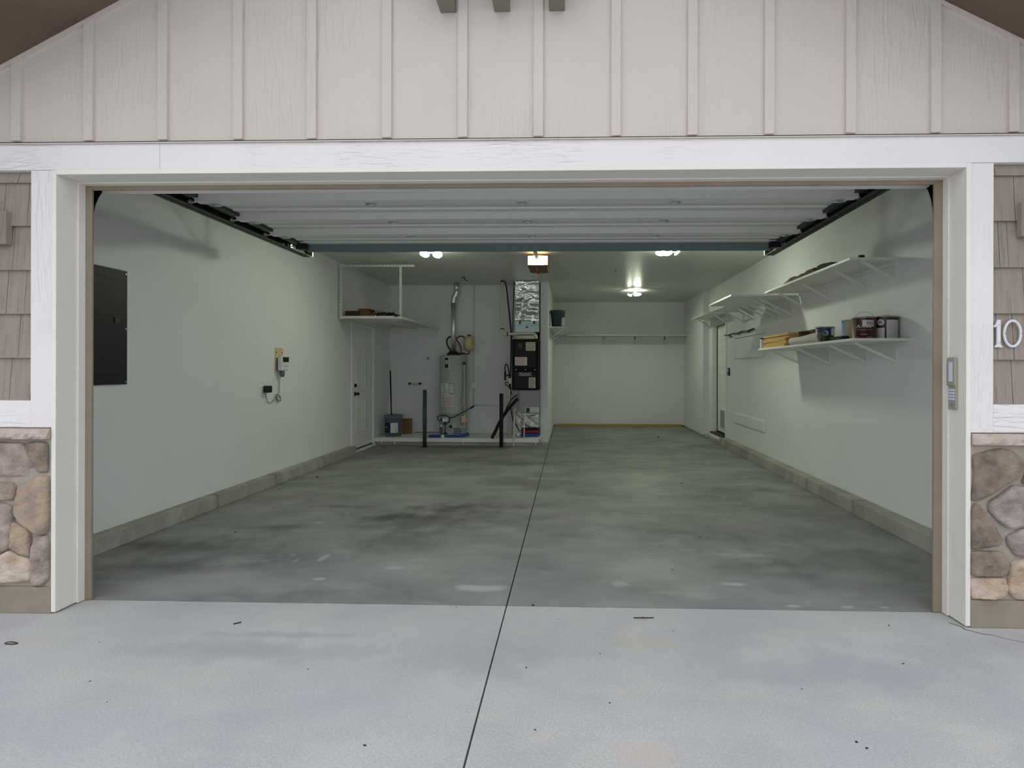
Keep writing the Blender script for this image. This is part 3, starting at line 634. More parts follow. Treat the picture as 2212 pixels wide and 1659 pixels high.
leaf_lamp(1.55, 4.12, [(0, .06, -.065, 0, -.55, -.83, .15, .11), (-.10, -.03, -.095, -.35, -.25, -.9, .12, .10), (.12, -.03, -.085, .6, -.2, -.75, .13, .09)], 'three-leaf LED ceiling light nearest the upper wall shelf')
leaf_lamp(1.58, 7.95, [(.04, 0, -.085, .1, -.25, -.96, .15, .14), (-.11, 0, -.095, -.4, -.2, -.88, .10, .09)], 'LED ceiling light in the deep bay, farthest back')
b = MB(); b.tube([(-1.56, 6.3, H), (-1.56, 6.3, H - .03), (-1.54, 6.3, H - .06), (-1.50, 6.29, H - .085)], .007, 8); b.tube([(-1.56, 6.3, H - .02), (-1.62, 6.3, H - .035)], .006, 8); b.build('ceiling_hook', 'dark', label='small dark hook hanging from ceiling near the flue', category='hook')
b = MB(); b.tube([(1.0, 5.64, H), (1.0, 5.64, H - .045)], .005, 8); b.tube([(1.0, 5.64, H - .045), (1.015, 5.64, H - .05)], .005, 8); b.build('ceiling_hook', 'dark', label='tiny dark screw hook in the ceiling between the opener and deep bay light', category='hook')

# ------------------------------------------------------------------ left wall items
P = thing('electrical_panel', (XL, 1.05, 1.22), 'dark grey electrical breaker panel on the near left wall', 'electrical panel')
b = MB(); b.box(XL, XL + .018, .86, 1.25, 1.225, 2.115); b.build('cover', 'panelgrey', P, bevel=.003)
b = MB(); b.box(XL + .018, XL + .026, .905, 1.205, 1.30, 2.04); PD = b.build('panel_door', 'panelgrey', P, bevel=.003)
b = MB(); b.box(XL + .026, XL + .032, 1.12, 1.17, 1.70, 1.74); b.build('latch', 'black', PD)
for y, z in ((1.235, 2.09), (1.235, 1.66), (1.235, 1.245)):
    b = MB(); b.tube([(XL + .018, y, z), (XL + .021, y, z)], .006, 8); b.build('screw', 'bright', P)
b = MB(); b.box(XL, XL + .006, 3.36, 3.53, 1.33, 1.60, 0)
for y in (3.385, 3.50): b.tube([(XL + .005, y, 1.545), (XL + .010, y, 1.545)], .008, 8, 1)
b.build('mounting_plate', ['ivory', 'black'], label='ivory mounting plate with two black screws behind the charger unit', category='plate')
V = thing('wall_charger', (XL + .03, 3.44, 1.33), 'white wall unit with black screen and dangling cord on the left wall', 'charger')
b = MB(); b.box(XL + .02, XL + .075, 3.375, 3.545, 1.325, 1.50); VB = b.build('body', 'devwhite', V, bevel=.014)
b = MB(); b.box(XL + .006, XL + .021, 3.39, 3.53, 1.33, 1.48); b.build('back_shell', 'black', V, bevel=.006)
b = MB(); b.box(XL + .0755, XL + .078, 3.40, 3.53, 1.43, 1.49); b.build('screen', 'black', VB, bevel=.001)
b = MB(); b.box(XL + .0755, XL + .0765, 3.44, 3.51, 1.378, 1.384); b.build('logo', 'grey', VB)
b = MB(); b.tube([(XL + .045, 3.44, 1.33), (XL + .045, 3.445, 1.28), (XL + .043, 3.45, 1.255)], [.03, .026, .018], 12); b.build('plug', 'grey', V)
pts = [(XL + .03, 3.435, 1.26), (XL + .02, 3.425, 1.2), (XL + .015, 3.43, 1.13), (XL + .015, 3.42, 1.06), (XL + .016, 3.36, 1.03)]
for k in range(22):
    a = 2 * PI * k / 7.3; pts.append((XL + .016 + .003 * (k % 4), 3.40 + .045 * math.cos(a) - .02 * math.sin(a), 1.0 + .045 * math.sin(a)))
pts += [(XL + .015, 3.34, .99), (XL + .013, 3.27, .955), (XL + .013, 3.20, .965), (XL + .015, 3.16, 1.02), (XL + .02, 3.145, 1.07)]
b = MB(); b.tube(pts, .0035, 6); b.build('cord', 'grey', V)
b = MB(); b.box(XL + .006, XL + .065, 3.11, 3.20, 1.075, 1.155); b.build('power_adapter', 'black', bevel=.01, label='square black power adapter plugged into the left wall outlet', category='adapter')
b = MB(); b.box(XL, XL + .005, 3.08, 3.16, 1.02, 1.145); b.build('outlet_plate', 'inwhite', bevel=.002, label='white outlet plate half hidden behind the black power adapter', category='outlet')
P = thing('light_switch', (XL, 5.25, 1.10), 'white light switch plate just before the six panel door', 'light switch')
b = MB(); b.box(XL, XL + .006, 5.21, 5.29, 1.10, 1.22); SP = b.build('plate', 'inwhite', P, bevel=.002)
b = MB(); b.box(XL + .006, XL + .012, 5.242, 5.258, 1.145, 1.175); b.build('toggle', 'ivory', SP)

# overhead rack
R = thing('storage_rack', (-2.65, 5.7, 2.1), 'white steel storage rack hung from the ceiling over the door', 'rack')
ra, rb = 5.05, 7.27
def perf(b, p, q, w, h):
    b.bar(p, q, w, h)
    p, q = Vector(p), Vector(q); n = int((q - p).length / .05)
    for i in range(1, n):
        c = p.lerp(q, i / n); b.box(c.x - .004, c.x + .004, c.y - h / 2 - .0015 if False else c.y - w / 2 - .001, c.y - w / 2 + .001, c.z - .006, c.z + .006, 1)
b = MB(); perf(b, (-3.19, ra, 2.895), (-2.055, ra, 2.895), .03, .028); b.build('ceiling_rail', ['rackwhite', 'grey'], R)
for x in (-3.165, -2.26):
    for y in (ra,):
        b = MB(); b.bar((x, y, 2.10), (x, y, 2.88 if y == ra else 2.94), .03, .028, up=(0, 1, 0))
        for k in range(15): z = 2.14 + k * .05; b.box(x - .004, x + .004, y - .0155, y - .013, z - .006, z + .006, 1)
        b.build('hanging_post', ['rackwhite', 'grey'], R)
b = MB(); b.box(-3.18, -2.24, ra - .015, ra + .005, 2.105, 2.145); b.build('front_beam', 'rackwhite', R)
b = MB(); b.box(-3.18, -2.24, rb - .01, rb + .01, 2.105, 2.145); b.build('back_beam', 'rackwhite', R)
b = MB()
for x in (-3.165, -2.70, -2.25): b.box(x - .015, x + .015, ra, rb, 2.105, 2.135)
b.build('cross_beam', 'rackwhite', R)
b = MB()
for k in range(34): x = -3.15 + k * .026; b.tube([(x, ra, 2.139), (x, rb, 2.139)], .0022, 5)
for k in range(15): y = ra + .03 + k * .15; b.tube([(-3.17, y, 2.135), (-2.24, y, 2.135)], .003, 5)
b.build('wire_deck', 'rackwhite', R)
b = MB(); b.box(-2.60, -2.245, 5.75, rb - .1, 2.146, 2.156); b.build('side_board', 'rackwhite', R)
def bx(name, m, label, cat, x0, x1, y0, y1, z0, z1, rot=0, bev=.003, group=None):
    cx, cy = (x0 + x1) / 2, (y0 + y1) / 2; b = MB(); b.box(x0, x1, y0, y1, z0, z1)
    o = b.build(name, m, bevel=bev, label=label, category=cat)
    if group: o['group'] = group
    o.rotation_euler.z = rot; return o
bx('cardboard_box', 'carddk', 'flat dark brown cardboard box at left end of the hanging rack', 'box', -3.13, -2.90, 5.12, 5.40, 2.146, 2.23)
t = thing('cardboard_box', (-2.84, 5.25, 2.146), 'taller reddish cardboard box on the hanging rack', 'box')
b = MB(); b.box(-2.935, -2.765, 5.13, 5.35, 2.146, 2.265); b.build('carton', 'cardred', t, bevel=.002)
b = MB(); b.add([(-2.765, 5.13, 2.265), (-2.735, 5.15, 2.235), (-2.735, 5.33, 2.235), (-2.765, 5.35, 2.265)], [(0, 1, 2, 3)]); b.build('flap', 'cardred', t)
t = thing('hand_saw_bracket', (-2.66, 5.2, 2.146), 'angled wooden handle leaning up among clutter on the hanging rack', 'tool')
b = MB(); b.bar((-2.755, 5.16, 2.155), (-2.645, 5.22, 2.265), .035, .02); b.build('handle', 'card', t, bevel=.004)
b = MB(); b.box(-2.655, -2.605, 5.19, 5.22, 2.235, 2.30); b.tube([(-2.66, 5.2, 2.26), (-2.64, 5.2, 2.225), (-2.59, 5.2, 2.225), (-2.575, 5.2, 2.285)], .006, 6); b.build('clamp', 'coil', t)
b = MB()
rn = random.Random(3)
for k in range(7):
    x = -2.70 + .045 * k; b.tube([(x - .04, 5.18 + rn.uniform(0, .1), 2.16), (x, 5.2, 2.185 + rn.uniform(0, .03)), (x + .05, 5.2 + rn.uniform(0, .1), 2.165)], [.012, .018, .012], 8)
b.build('tangled_cord', ['foam'], label='heap of dark tangled cords on the hanging rack', category='cord')
b = MB(); b.bar((-2.45, 5.10, 2.20), (-2.29, 5.035, 2.155), .03, .008); b.bar((-2.34, 5.02, 2.13), (-2.255, 5.03, 2.158), .03, .008); b.build('black_strap', 'foam', label='black strap drooping over the front of the rack', category='strap')

# ------------------------------------------------------------------ utility alcove
def bucket(T, x, y, z, r0, r1, h, m, rib=.75):
    b = MB(); b.lathe([(0, z), (r0, z), (r0 + (r1 - r0) * .9, z + h * .86), (r1 + .008, z + h * .865), (r1 + .008, z + h * .885), (r1, z + h * .89), (r1, z + h * .93), (r1 + .008, z + h * .935), (r1 + .01, z + h), (r1 - .004, z + h), (r0 - .004, z + .01), (0, z + .01)], x, y, 32); return b.build('pail', m, T)
T = thing('bucket', (-2.95, 6.78, .13), 'blue-grey plastic bucket with printed label on the platform', 'bucket')
bucket(T, -2.95, 6.78, .13, .135, .158, .385, 'bucket')
def arc_label(parent, name, cx, cy, r, a0, a1, z0, z1, m, seg=10):
    b = MB(); b.lathe([(r, z0), (r, z1)], cx, cy, seg, a0=math.radians(a0), a1=math.radians(a1)); return b.build(name, m, parent)
arc_label(T, 'navy_label', -2.95, 6.78, .155, 212, 268, .20, .38, 'navy'); arc_label(T, 'white_label', -2.95, 6.78, .155, 268, 318, .20, .38, 'paper')
arc_label(T, 'label_line', -2.95, 6.78, .156, 214, 250, .295, .303, 'paper'); arc_label(T, 'label_mark', -2.95, 6.78, .156, 300, 306, .225, .245, 'ink')
T = thing('broom', (-3.02, 6.83, .5), 'upright broom pole standing in the bucket', 'broom')
b = MB(); b.tube([(-2.99, 6.80, .16), (-3.09, 7.0, 1.32)], .0135, 10); b.build('pole', 'dark', T)
b = MB(); b.tube([(-3.09, 7.0, 1.32), (-3.097, 7.015, 1.44)], .006, 8); b.build('tip', 'bright', T)
b = MB(); b.box(-2.895, -2.715, 7.10, 7.13, .13, .415); b.build('cardboard_sheet', 'card', bevel=.002, label='brown cardboard sheet leaning at the wall beside the bucket', category='cardboard')
def bollard(x, y, h, m, label, z0=0):
    T = thing('bollard', (x, y, 0), label, 'bollard', 'pipe bollards in front of the platform')
    b = MB(); b.tube([(x, y, 0), (x, y, h)], .034, 20); b.build('post', m, T)
    b = MB(); b.tube([(x, y, h), (x, y, h + .006)], [.034, .028], 20); b.build('cap', m, T)
bollard(-2.235, 6.27, .985, 'bollard', 'grey steel pipe bollard before the platform, left of the water heater')
bollard(-.915, 6.33, .925, 'foam', 'black foam-wrapped bollard left of the furnace')
T = thing('hose_bracket', (-2.70, YW, 1.05), 'small wall bracket with black ends between bucket and water heater', 'bracket')
b = MB(); b.tube([(-2.79, 7.25, 1.07), (-2.75, 7.235, 1.06), (-2.66, 7.235, 1.058), (-2.60, 7.25, 1.068)], .014, 10); b.build('bar', 'pvc', T)
for x in (-2.80, -2.605):
    b = MB(); b.tube([(x, YW, 1.07), (x, 7.245, 1.07)], .02, 12); b.tube([(x - .025, 7.245, 1.07), (x + .025, 7.245, 1.07)], .017, 10); b.build('end', 'black', T)
b = MB(); b.tube([(-2.46, YW, 1.555), (-2.46, YW - .004, 1.555)], .03, 16); b.build('wall_patch', 'coil', label='small round grey mark on the alcove wall left of the heater', category='patch')

hx, hy, hr = -1.90, 6.98, .252
T = thing('water_heater', (hx, hy, .13), 'tall grey cylindrical water heater on the platform', 'water heater')
b = MB(); b.lathe([(0, .15), (hr - .004, .15), (hr, .16), (hr, .55), (hr + .003, .555), (hr, .56), (hr, 1.555), (hr + .004, 1.56), (hr + .004, 1.59), (hr - .02, 1.605), (0, 1.61)], hx, hy, 48); HT = b.build('tank', 'heater', T)
b = MB(); b.lathe([(hr - .06, .13), (hr - .05, .155)], hx, hy, 32); b.build('foot_ring', 'dark', T)
def A(name, a0, a1, z0, z1, m, dr=.002): return arc_label(HT, name, hx, hy, hr + dr, a0, a1, z0, z1, m)
A('emblem_plate', 247, 262, 1.375, 1.555, 'black', .0035); A('emblem_edge', 262, 266, 1.355, 1.565, 'paper', .0032)
for k, (z0, z1, a0, a1) in enumerate(((1.495, 1.512, 249, 260), (1.482, 1.490, 248.5, 260.5), (1.455, 1.478, 249.5, 259.5), (1.435, 1.456, 252, 257.5))): A('emblem_shield', a0, a1, z0, z1, 'paper', .0045)
A('energy_note', 252, 260, 1.30, 1.34, 'plenum')
A('label_left', 221, 245, .89, 1.09, 'paper', .0028); A('label_mid', 246, 265, .89, 1.095, 'paper', .0028); A('label_right_border', 265.5, 286, .91, 1.09, 'ink', .003); A('label_right', 267, 284.5, .918, 1.082, 'paper', .004)
A('label_mark', 271, 273, 1.035, 1.06, 'ink', .005); A('label_mark', 277, 281, 1.04, 1.055, 'ink', .005); A('label_mark', 237, 240, 1.02, 1.04, 'ink', .005); A('label_mark', 229, 236, 1.055, 1.063, 'ink', .005)
A('label_line', 243, 244.6, .93, 1.09, 'ink', .004); A('label_line', 226, 244, .925, .931, 'ink', .004)
for k in range(5): A('label_line', 268.5, 282 - k % 2 * 2, .94 + k * .017, .944 + k * .017, 'grey', .005)
for k in range(4): A('label_line', 248.5, 262 - k % 2 * 2, .91 + k * .02, .914 + k * .02, 'grey', .005)
A('safety_label', 222, 286, .67, .885, 'paperred', .0028)
for k in range(5): A('label_line', 232 + 3 * (k % 2), 282 - 3 * (k % 3), .70 + k * .03, .706 + k * .03, ['inkred', 'inkred', 'grey', 'grey', 'grey'][k], .004)
for (a0, a1) in ((205, 238), (282, 320)):
    for k in range(4): A('burner_vent', a0 + 2 * k % 5, a1 - 3, .175 + k * .03, .188 + k * .03, 'gap', .002)
b = MB(); b.box(-2.03, -1.93, hy - hr - .055, hy - hr + .02, .40, .47); GV = b.build('gas_valve', 'devwhite', T, bevel=.006)
b = MB(); b.tube([(-2.04, hy - hr - .04, .435), (-2.06, hy - hr - .04, .435)], .022, 12); b.build('valve_knob', 'black', GV)
b = MB(); b.tube([(-1.975, hy - hr - .06, .37), (-1.975, hy - hr - .07, .37)], .03, 12); b.build('valve_knob', 'black', GV)
b = MB(); b.tube([(-2.10, hy - hr + .02, .40), (-2.13, hy - hr - .02, .48), (-2.05, hy - hr - .03, .51), (-1.93, hy - hr - .03, .50), (-1.90, hy - hr - .03, .43), (-1.93, hy - hr - .04, .38)], .008, 8); b.build('burner_cable', 'black', T)
b = MB(); b.tube([(-1.98, hy - hr - .03, .40), (-1.98, hy - hr - .04, .25), (-1.985, hy - hr - .035, .17)], .006, 8); b.tube([(-2.01, hy - hr - .03, .19), (-1.95, hy - hr - .03, .19)], .012, 8); b.build('burner_tube', 'black', T)
b = MB(); b.tube([(-1.885, hy - hr - .004, .31), (-1.885, hy - hr - .015, .31)], .03, 14); b.build('sight_port', 'black', T)
A('access_cover', 276, 292, .285, .345, 'paperyel', .004)
b = MB(); b.tube([(-2.05, hy - hr - .04, .33), (-2.05, hy - hr - .055, .33)], .02, 10); b.build('pilot_knob', 'paper', T)
b = MB(); b.lathe([(.12, 1.61), (.12, 1.63), (.075, 1.68), (.06, 1.68)], hx - .005, hy, 24); b.box(hx - .02, hx + .22, hy - .05, hy + .02, 1.625, 1.655); b.build('draft_hood', 'black', T)
b = MB(); b.tube([(-1.665, 6.86, 1.45), (-1.665, 6.80, 1.45)], .03, 12); b.build('relief_valve', 'black', T)
b = MB(); b.tube([(-1.66, 6.80, 1.44), (-1.655, 6.80, 1.0), (-1.65, 6.78, .7), (-1.64, 6.77, .33), (-1.66, 6.76, .30), (-1.73, 6.74, .28)], .0115, 10); b.build('relief_pipe', 'pipetan', T)
b = MB(); b.tube([(-1.72, 6.78, .86), (-1.735, 6.78, .80), (-1.725, 6.78, .72), (-1.70, 6.78, .69), (-1.665, 6.78, .76), (-1.675, 6.78, .85)], .009, 8); b.build('hang_tag', 'cloth', T)
b = MB(); b.tube([(-1.91, 6.70, .475), (-1.83, 6.68, .485), (-1.70, 6.70, .55), (-1.58, 6.78, .62), (-1.50, 6.85, .67)], .008, 8); b.tube([(-1.55, 6.81, .635), (-1.49, 6.86, .675)], .016, 10); b.build('gas_hose', 'foam', T)
b = MB(); b.box(-1.70, -1.61, 6.735, 6.765, .38, .50); b.build('gas_tag', 'ivory', T, bevel=.01)
T = thing('flue_pipe', (-1.9, 7.0, 1.68), 'shiny galvanised flue pipe rising from the water heater', 'pipe')
b = MB(); b.tube([(-1.905, 7.0, 1.64), (-1.905, 7.0, 2.60)], .047, 24); b.build('lower_pipe', 'galv', T)
b = MB(); b.tube([(-1.905, 7.0, 2.58), (-1.905, 7.0, 2.63), (-1.895, 7.0, 2.68), (-1.87, 7.0, 2.72), (-1.853, 7.0, 2.77), (-1.85, 7.0, 2.80)], .051, 24); b.build('elbow', 'galv', T)
b = MB(); b.tube([(-1.85, 7.0, 2.79), (-1.85, 7.0, H)], .048, 24); b.build('upper_pipe', 'galv', T)
T = thing('expansion_tank', (-1.635, 7.1, 1.70), 'ivory expansion tank beside the flue pipe', 'tank')
b = MB(); b.lathe([(0, 1.69), (.06, 1.70), (.092, 1.73), (.097, 1.77), (.097, 1.92), (.09, 1.955), (.05, 1.975), (0, 1.98)], -1.635, 7.12, 28); b.build('shell', 'tank', T)
b = MB(); b.tube([(-1.635, 7.12, 1.975), (-1.635, 7.12, 2.0)], .035, 14); b.build('cap', 'black', T)
b = MB(); b.tube([(-1.635, 7.12, 1.69), (-1.635, 7.12, 1.64), (-1.70, 7.1, 1.63)], .012, 10); b.build('fitting', 'copper', T)
b = MB(); b.tube([(-1.97, 7.12, 1.60), (-1.975, 7.12, 1.68), (-2.03, 7.1, 1.78), (-2.05, 7.08, 1.88), (-2.0, 7.06, 1.95), (-1.93, 7.06, 1.955)], .013, 10); b.build('water_hose', 'foam', label='black flexible water hose curving left of the flue', category='hose')
b = MB(); b.tube([(-1.80, 7.12, 1.60), (-1.785, 7.12, 1.72), (-1.81, 7.1, 1.82), (-1.86, 7.08, 1.90), (-1.84, 7.08, 1.95), (-1.77, 7.08, 1.97), (-1.71, 7.08, 1.94)], .013, 10); b.build('water_hose', 'copper', label='copper-brown water hose looping between flue and ivory tank', category='hose')
b = MB()
b.prism([(-2.26, 6.60), (-2.20, 6.54), (-2.0, 6.53), (-2.0, 6.62), (-2.12, 6.70), (-2.24, 6.72)], 'Z', .13, .17); b.bar((-2.0, 6.6, .15), (-1.66, 6.62, .15), .09, .04); b.bar((-1.70, 6.62, .155), (-1.54, 6.66, .185), .08, .05)
b.build('blue_strap', 'blue', bevel=.008, label='blue strap and pan edge lying at the foot of the water heater', category='strap')
b = MB(); b.tube([(-1.985, 6.56, .14), (-1.985, 6.52, .16)], .03, 14); b.build('valve_cap', 'paper', label='round white cap on the blue strap by the heater', category='cap')
T = thing('wall_conduit', (-1.55, YW, .6), 'thin painted conduit running down and across the alcove wall', 'conduit')
b = MB(); b.tube([(-1.575, 7.285, .67), (-1.575, 7.285, H)], .012, 8); b.tube([(-1.575, 7.285, .66), (-.5, 7.285, .65)], .012, 8); b.build('pipe', 'wall', T)
b = MB(); b.box(-1.63, -1.50, 7.25, 7.30, .975, 1.09); b.build('junction_box', 'inwhite', T, bevel=.004)

# furnace stack
fx0, fx1, fy = -.775, -.295, 6.70
T = thing('furnace', (-.53, 6.95, .13), 'black gas furnace cabinet with stickers beside the partition', 'furnace')
b = MB(); b.box(fx0, fx1, fy, 7.25, .975, 1.895); b.build('cabinet', 'furnace', T, bevel=.006)
b = MB(); b.box(fx0 + .045, fx1 - .05, fy - .018, fy, 1.38, 1.845); UD = b.build('upper_door', 'furnace2', T, bevel=.006)
b = MB(); b.box(fx0 + .045, fx1 - .05, fy - .018, fy, 1.0, 1.31); LD = b.build('lower_door', 'furnace2', T, bevel=.006)
def sheet(parent, name, x0, x1, z0, z1, y, m, lines=0, mk='grey', bord=None):
    b = MB(); b.box(x0, x1, y - .002, y, z0, z1, 0); w = x1 - x0; h = z1 - z0; rn = random.Random(int((x0 + z0) * 1000))
    for k in range(lines):
        z = z1 - h * (k + .8) / (lines + .6); b.box(x0 + w * .1, x1 - w * (.1 + rn.uniform(0, .18)), y - .003, y - .002, z - h * .02, z + h * .03, 1)
    b.build(name, [m, mk], parent)
yy = fy - .0185
sheet(UD, 'instruction_label', -.525, -.35, 1.685, 1.84, yy, 'paperyel', 4, 'grey'); sheet(UD, 'warning_label', -.72, -.50, 1.42, 1.57, yy, 'paperred', 4, 'inkred'); sheet(UD, 'dark_label', -.67, -.585, 1.72, 1.82, yy, 'black', 2, 'grey'); sheet(LD, 'rating_label', -.47, -.35, 1.015, 1.205, yy, 'paperyel', 6, 'ink')
b = MB(); b.box(-.645, -.425, yy - .002, yy, 1.235, 1.29, 0); b.box(-.64, -.43, yy - .003, yy - .002, 1.24, 1.285, 1); text_mesh(b, 'Goodman', .046, lambda u, v, w: (-.535 + u, yy - .0035 + w * .3, 1.2625 + v), mi=0, sx=.95); b.build('name_badge', ['paper', 'black'], LD)
for x in (-.70, -.53, -.36):
    b = MB(); b.tube([(x, fy - .006, 1.345), (x, fy, 1.345)], .008, 8); b.build('screw', 'bright', T)
b = MB(); b.tube([(-.70, fy + .01, 1.925), (-.36, fy + .01, 1.93)], .036, 14); b.build('vent_cover', 'pvc', T)
T = thing('duct_plenum', (-.5, 6.98, 1.93), 'sheet metal plenum above the black furnace', 'duct')
b = MB(); b.box(-.725, -.295, 6.76, 7.24, 2.025, 2.225); b.box(-.73, -.29, 6.755, 7.245, 2.145, 2.15); b.build('box', 'plenum', T, bevel=.003)
b = MB()
for x in (-.64, -.38): b.box(x - .015, x + .015, 6.75, 6.757, 2.17, 2.225)
b.box(-.53, -.49, 6.752, 6.758, 2.10, 2.125); b.build('clips', 'dark', T)
b = MB(); b.box(-.69, -.33, 6.80, 7.2, 1.895, 2.025); b.build('collar', 'gap', T)
b = MB(); nx, nz = 16, 30; rn = random.Random(5)
vs = []
for k in range(nz + 1):
    z = 2.225 + (2.95 - 2.225) * k / nz
    for i in range(nx + 1):
        x = -.725 + .43 * i / nx; e = 0 if i in (0, nx) or k in (0, nz) else 1
        y = 6.755 + e * (.012 * math.sin(9 * x + 31 * z) + .010 * math.sin(47 * z - 22 * x + 2 * math.sin(17 * x)) + rn.uniform(-.006, .006)) * (1.2 if z < 2.7 else .3); vs.append((x, y, z))
b.add(vs, [(k * (nx + 1) + i, k * (nx + 1) + i + 1, (k + 1) * (nx + 1) + i + 1, (k + 1) * (nx + 1) + i) for k in range(nz) for i in range(nx)], 0, True)
b.add([(-.725, 6.755, 2.225), (-.725, 7.24, 2.225), (-.725, 7.24, 2.955), (-.725, 6.755, 2.955)], [(0, 1, 2, 3)]); b.add([(-.295, 6.755, 2.225), (-.295, 7.24, 2.225), (-.295, 7.24, 2.955), (-.295, 6.755, 2.955)], [(0, 1, 2, 3)])
b.build('insulated_duct', 'foil', label='silver foil wrapped duct between plenum and ceiling', category='duct')
T = thing('pvc_vent_pipe', (-.95, 6.8, 1.95), 'cream PVC vent pipe dropping from ceiling to the furnace', 'pipe')
b = MB(); b.tube([(-.965, 6.8, 2.07), (-.965, 6.8, H)], .026, 14); b.build('upright', 'pvc', T)
b = MB(); b.tube([(-.965, 6.8, 2.08), (-.963, 6.8, 2.04), (-.945, 6.8, 2.01), (-.91, 6.8, 1.992), (-.87, 6.8, 1.99)], .032, 14); b.build('elbow', 'pvc', T)
b = MB(); b.tube([(-.88, 6.78, 1.99), (-.44, 6.74, 2.0), (-.38, 6.73, 1.99), (-.345, 6.72, 1.95), (-.34, 6.72, 1.90)], .027, 14); b.build('run', 'pvc', T)
for p, q in (((-.965, 6.8, 2.075), (-.965, 6.8, 2.09)), ((-.875, 6.78, 1.99), (-.86, 6.779, 1.99)), ((-.965, 6.8, H), (-.965, 6.8, H - .02))):
    b = MB(); b.tube([p, q], .038, 14); b.build('clamp', 'black', T)
b = MB(); b.tube([(-.93, 6.9, H), (-.90, 6.88, 2.85), (-.87, 6.85, 2.6), (-.82, 6.8, 2.2), (-.80, 6.78, 1.95), (-.80, 6.76, 1.5), (-.81, 6.74, 1.1), (-.79, 6.72, .9)], .013, 10); b.build('refrigerant_line', 'foam', label='black insulated line curving down left of the foil duct', category='pipe')
b = MB(); b.tube([(-.76, 6.9, H), (-.77, 6.88, 2.6), (-.775, 6.82, 2.1), (-.79, 6.79, 1.9)], .008, 8); b.build('thermostat_wire', 'foam', label='thin dark wire hanging beside the foil duct', category='wire')
T = thing('gas_shutoff', (-.88, 6.72, 1.2), 'black gas pipe with valve and looped flex at the left side of furnace', 'gas pipe')
b = MB(); b.tube([(-.90, 6.72, 1.15), (-.90, 6.72, 1.32)], .017, 10); b.tube([(-.90, 6.72, 1.24), (-.79, 6.72, 1.245)], .014, 10); b.build('tee', 'foam', T)
b = MB(); b.tube([(-.90, 6.72, 1.32), (-.905, 6.72, 1.38), (-.885, 6.72, 1.445), (-.86, 6.72, 1.42), (-.835, 6.72, 1.32), (-.83, 6.72, 1.2), (-.82, 6.72, 1.08)], .010, 8); b.tube([(-.81, 6.71, 1.0), (-.84, 6.71, 1.04), (-.89, 6.71, 1.08), (-.885, 6.71, 1.11), (-.84, 6.71, 1.11), (-.82, 6.71, 1.05), (-.79, 6.71, .95)], .008, 8); b.build('flex_line', 'foam', T)
b = MB(); b.box(-.835, -.79, 6.69, 6.715, 1.09, 1.19); b.build('switch_box', 'pvc', T, bevel=.004)
T = thing('coil_cabinet', (-.45, 6.95, .5), 'grey sheet metal cabinet under the black furnace', 'cabinet')
b = MB(); b.box(-.65, -.285, 6.72, 7.25, .555, .975); b.box(-.775, -.655, 6.74, 7.25, .555, .975); b.build('body', 'coil', T, bevel=.003)
sheet(T, 'notice_label', -.535, -.29, .575, .665, 6.72, 'paper', 3, 'grey'); b = MB(); b.box(-.52, -.455, 6.714, 6.718, .575, .655); b.build('dark_sticker', 'ink', T)
b = MB(); b.bar((-.63, 6.70, .545), (-.38, 6.70, .545), .012, .01); b.build('edge_strip', 'bright', T)
def crumple(x0, x1, y0, z0, z1, seed, depth=.06):
    rn = random.Random(seed); b = MB(); nx, nz = 18, 20; vs = []
    for k in range(nz + 1):
        for i in range(nx + 1):
            u, w = i / nx, k / nz; x = x0 + (x1 - x0) * u; z = z0 + (z1 - z0) * w; e = min(u, 1 - u, w, 1 - w) * 6; e = min(1, e)
            y = y0 - e * depth * (.5 + .5 * math.sin(11 * u + 7 * w + seed)) * abs(math.cos(5 * w + seed * 2 + 3 * u)) - e * rn.uniform(0, .022); vs.append((x + rn.uniform(-.004, .004), y, z + rn.uniform(-.004, .004)))
    b.add(vs, [(k * (nx + 1) + i, k * (nx + 1) + i + 1, (k + 1) * (nx + 1) + i + 1, (k + 1) * (nx + 1) + i) for k in range(nz) for i in range(nx)], 0, True)
    n = len(vs); back = [(x0, y0 + .3, z0), (x1, y0 + .3, z0), (x1, y0 + .3, z1), (x0, y0 + .3, z1)]
    b.add([vs[0], vs[nx], back[1], back[0]], [(0, 1, 2, 3)]); b.add([vs[-1 - nx], vs[-1], back[2], back[3]], [(0, 1, 2, 3)])
    b.add([vs[0], vs[-1 - nx], back[3], back[0]], [(0, 1, 2, 3)]); b.add([vs[nx], vs[-1], back[2], back[1]], [(0, 1, 2, 3)])
    return b
crumple(-.60, -.288, 6.74, .30, .55, 2).build('foil_insulation', 'foil2', label='crumpled silver foil duct insulation below the grey cabinet', category='insulation')
crumple(-.76, -.60, 6.76, .14, .545, 4, .04).build('foil_insulation', 'foil2', label='crumpled silver foil sheet standing beside the white drain pipe', category='insulation')
b = MB(); b.box(-.61, -.295, 6.74, 6.95, .19, .25); b.build('red_bag', 'red', bevel=.018, label='flat red bag stacked on top of the blue one under the foil', category='bag')
b = MB(); b.box(-.62, -.295, 6.72, 6.98, .13, .188); b.build('blue_bag', 'blue', bevel=.018, label='flat blue bag lying on platform below the red one', category='bag')
b = MB(); b.box(-.58, -.295, 6.76, 6.95, .255, .30); b.build('black_case', 'foam', bevel=.012, label='black flat case on the red bag beneath the foil', category='case')
T = thing('drain_pipe', (-.72, 6.48, 0), 'white plastic drain pipe standing in front of the foil', 'pipe')
b = MB(); b.tube([(-.715, 6.47, .0), (-.715, 6.47, .10), (-.72, 6.60, .42), (-.72, 6.62, .60)], .0135, 10); b.build('pipe', 'pvc', T)
b = MB(); b.tube([(-.72, 6.62, .59), (-.72, 6.62, .62), (-.70, 6.63, .64)], .02, 12); b.build('top_fitting', 'pvc', T)
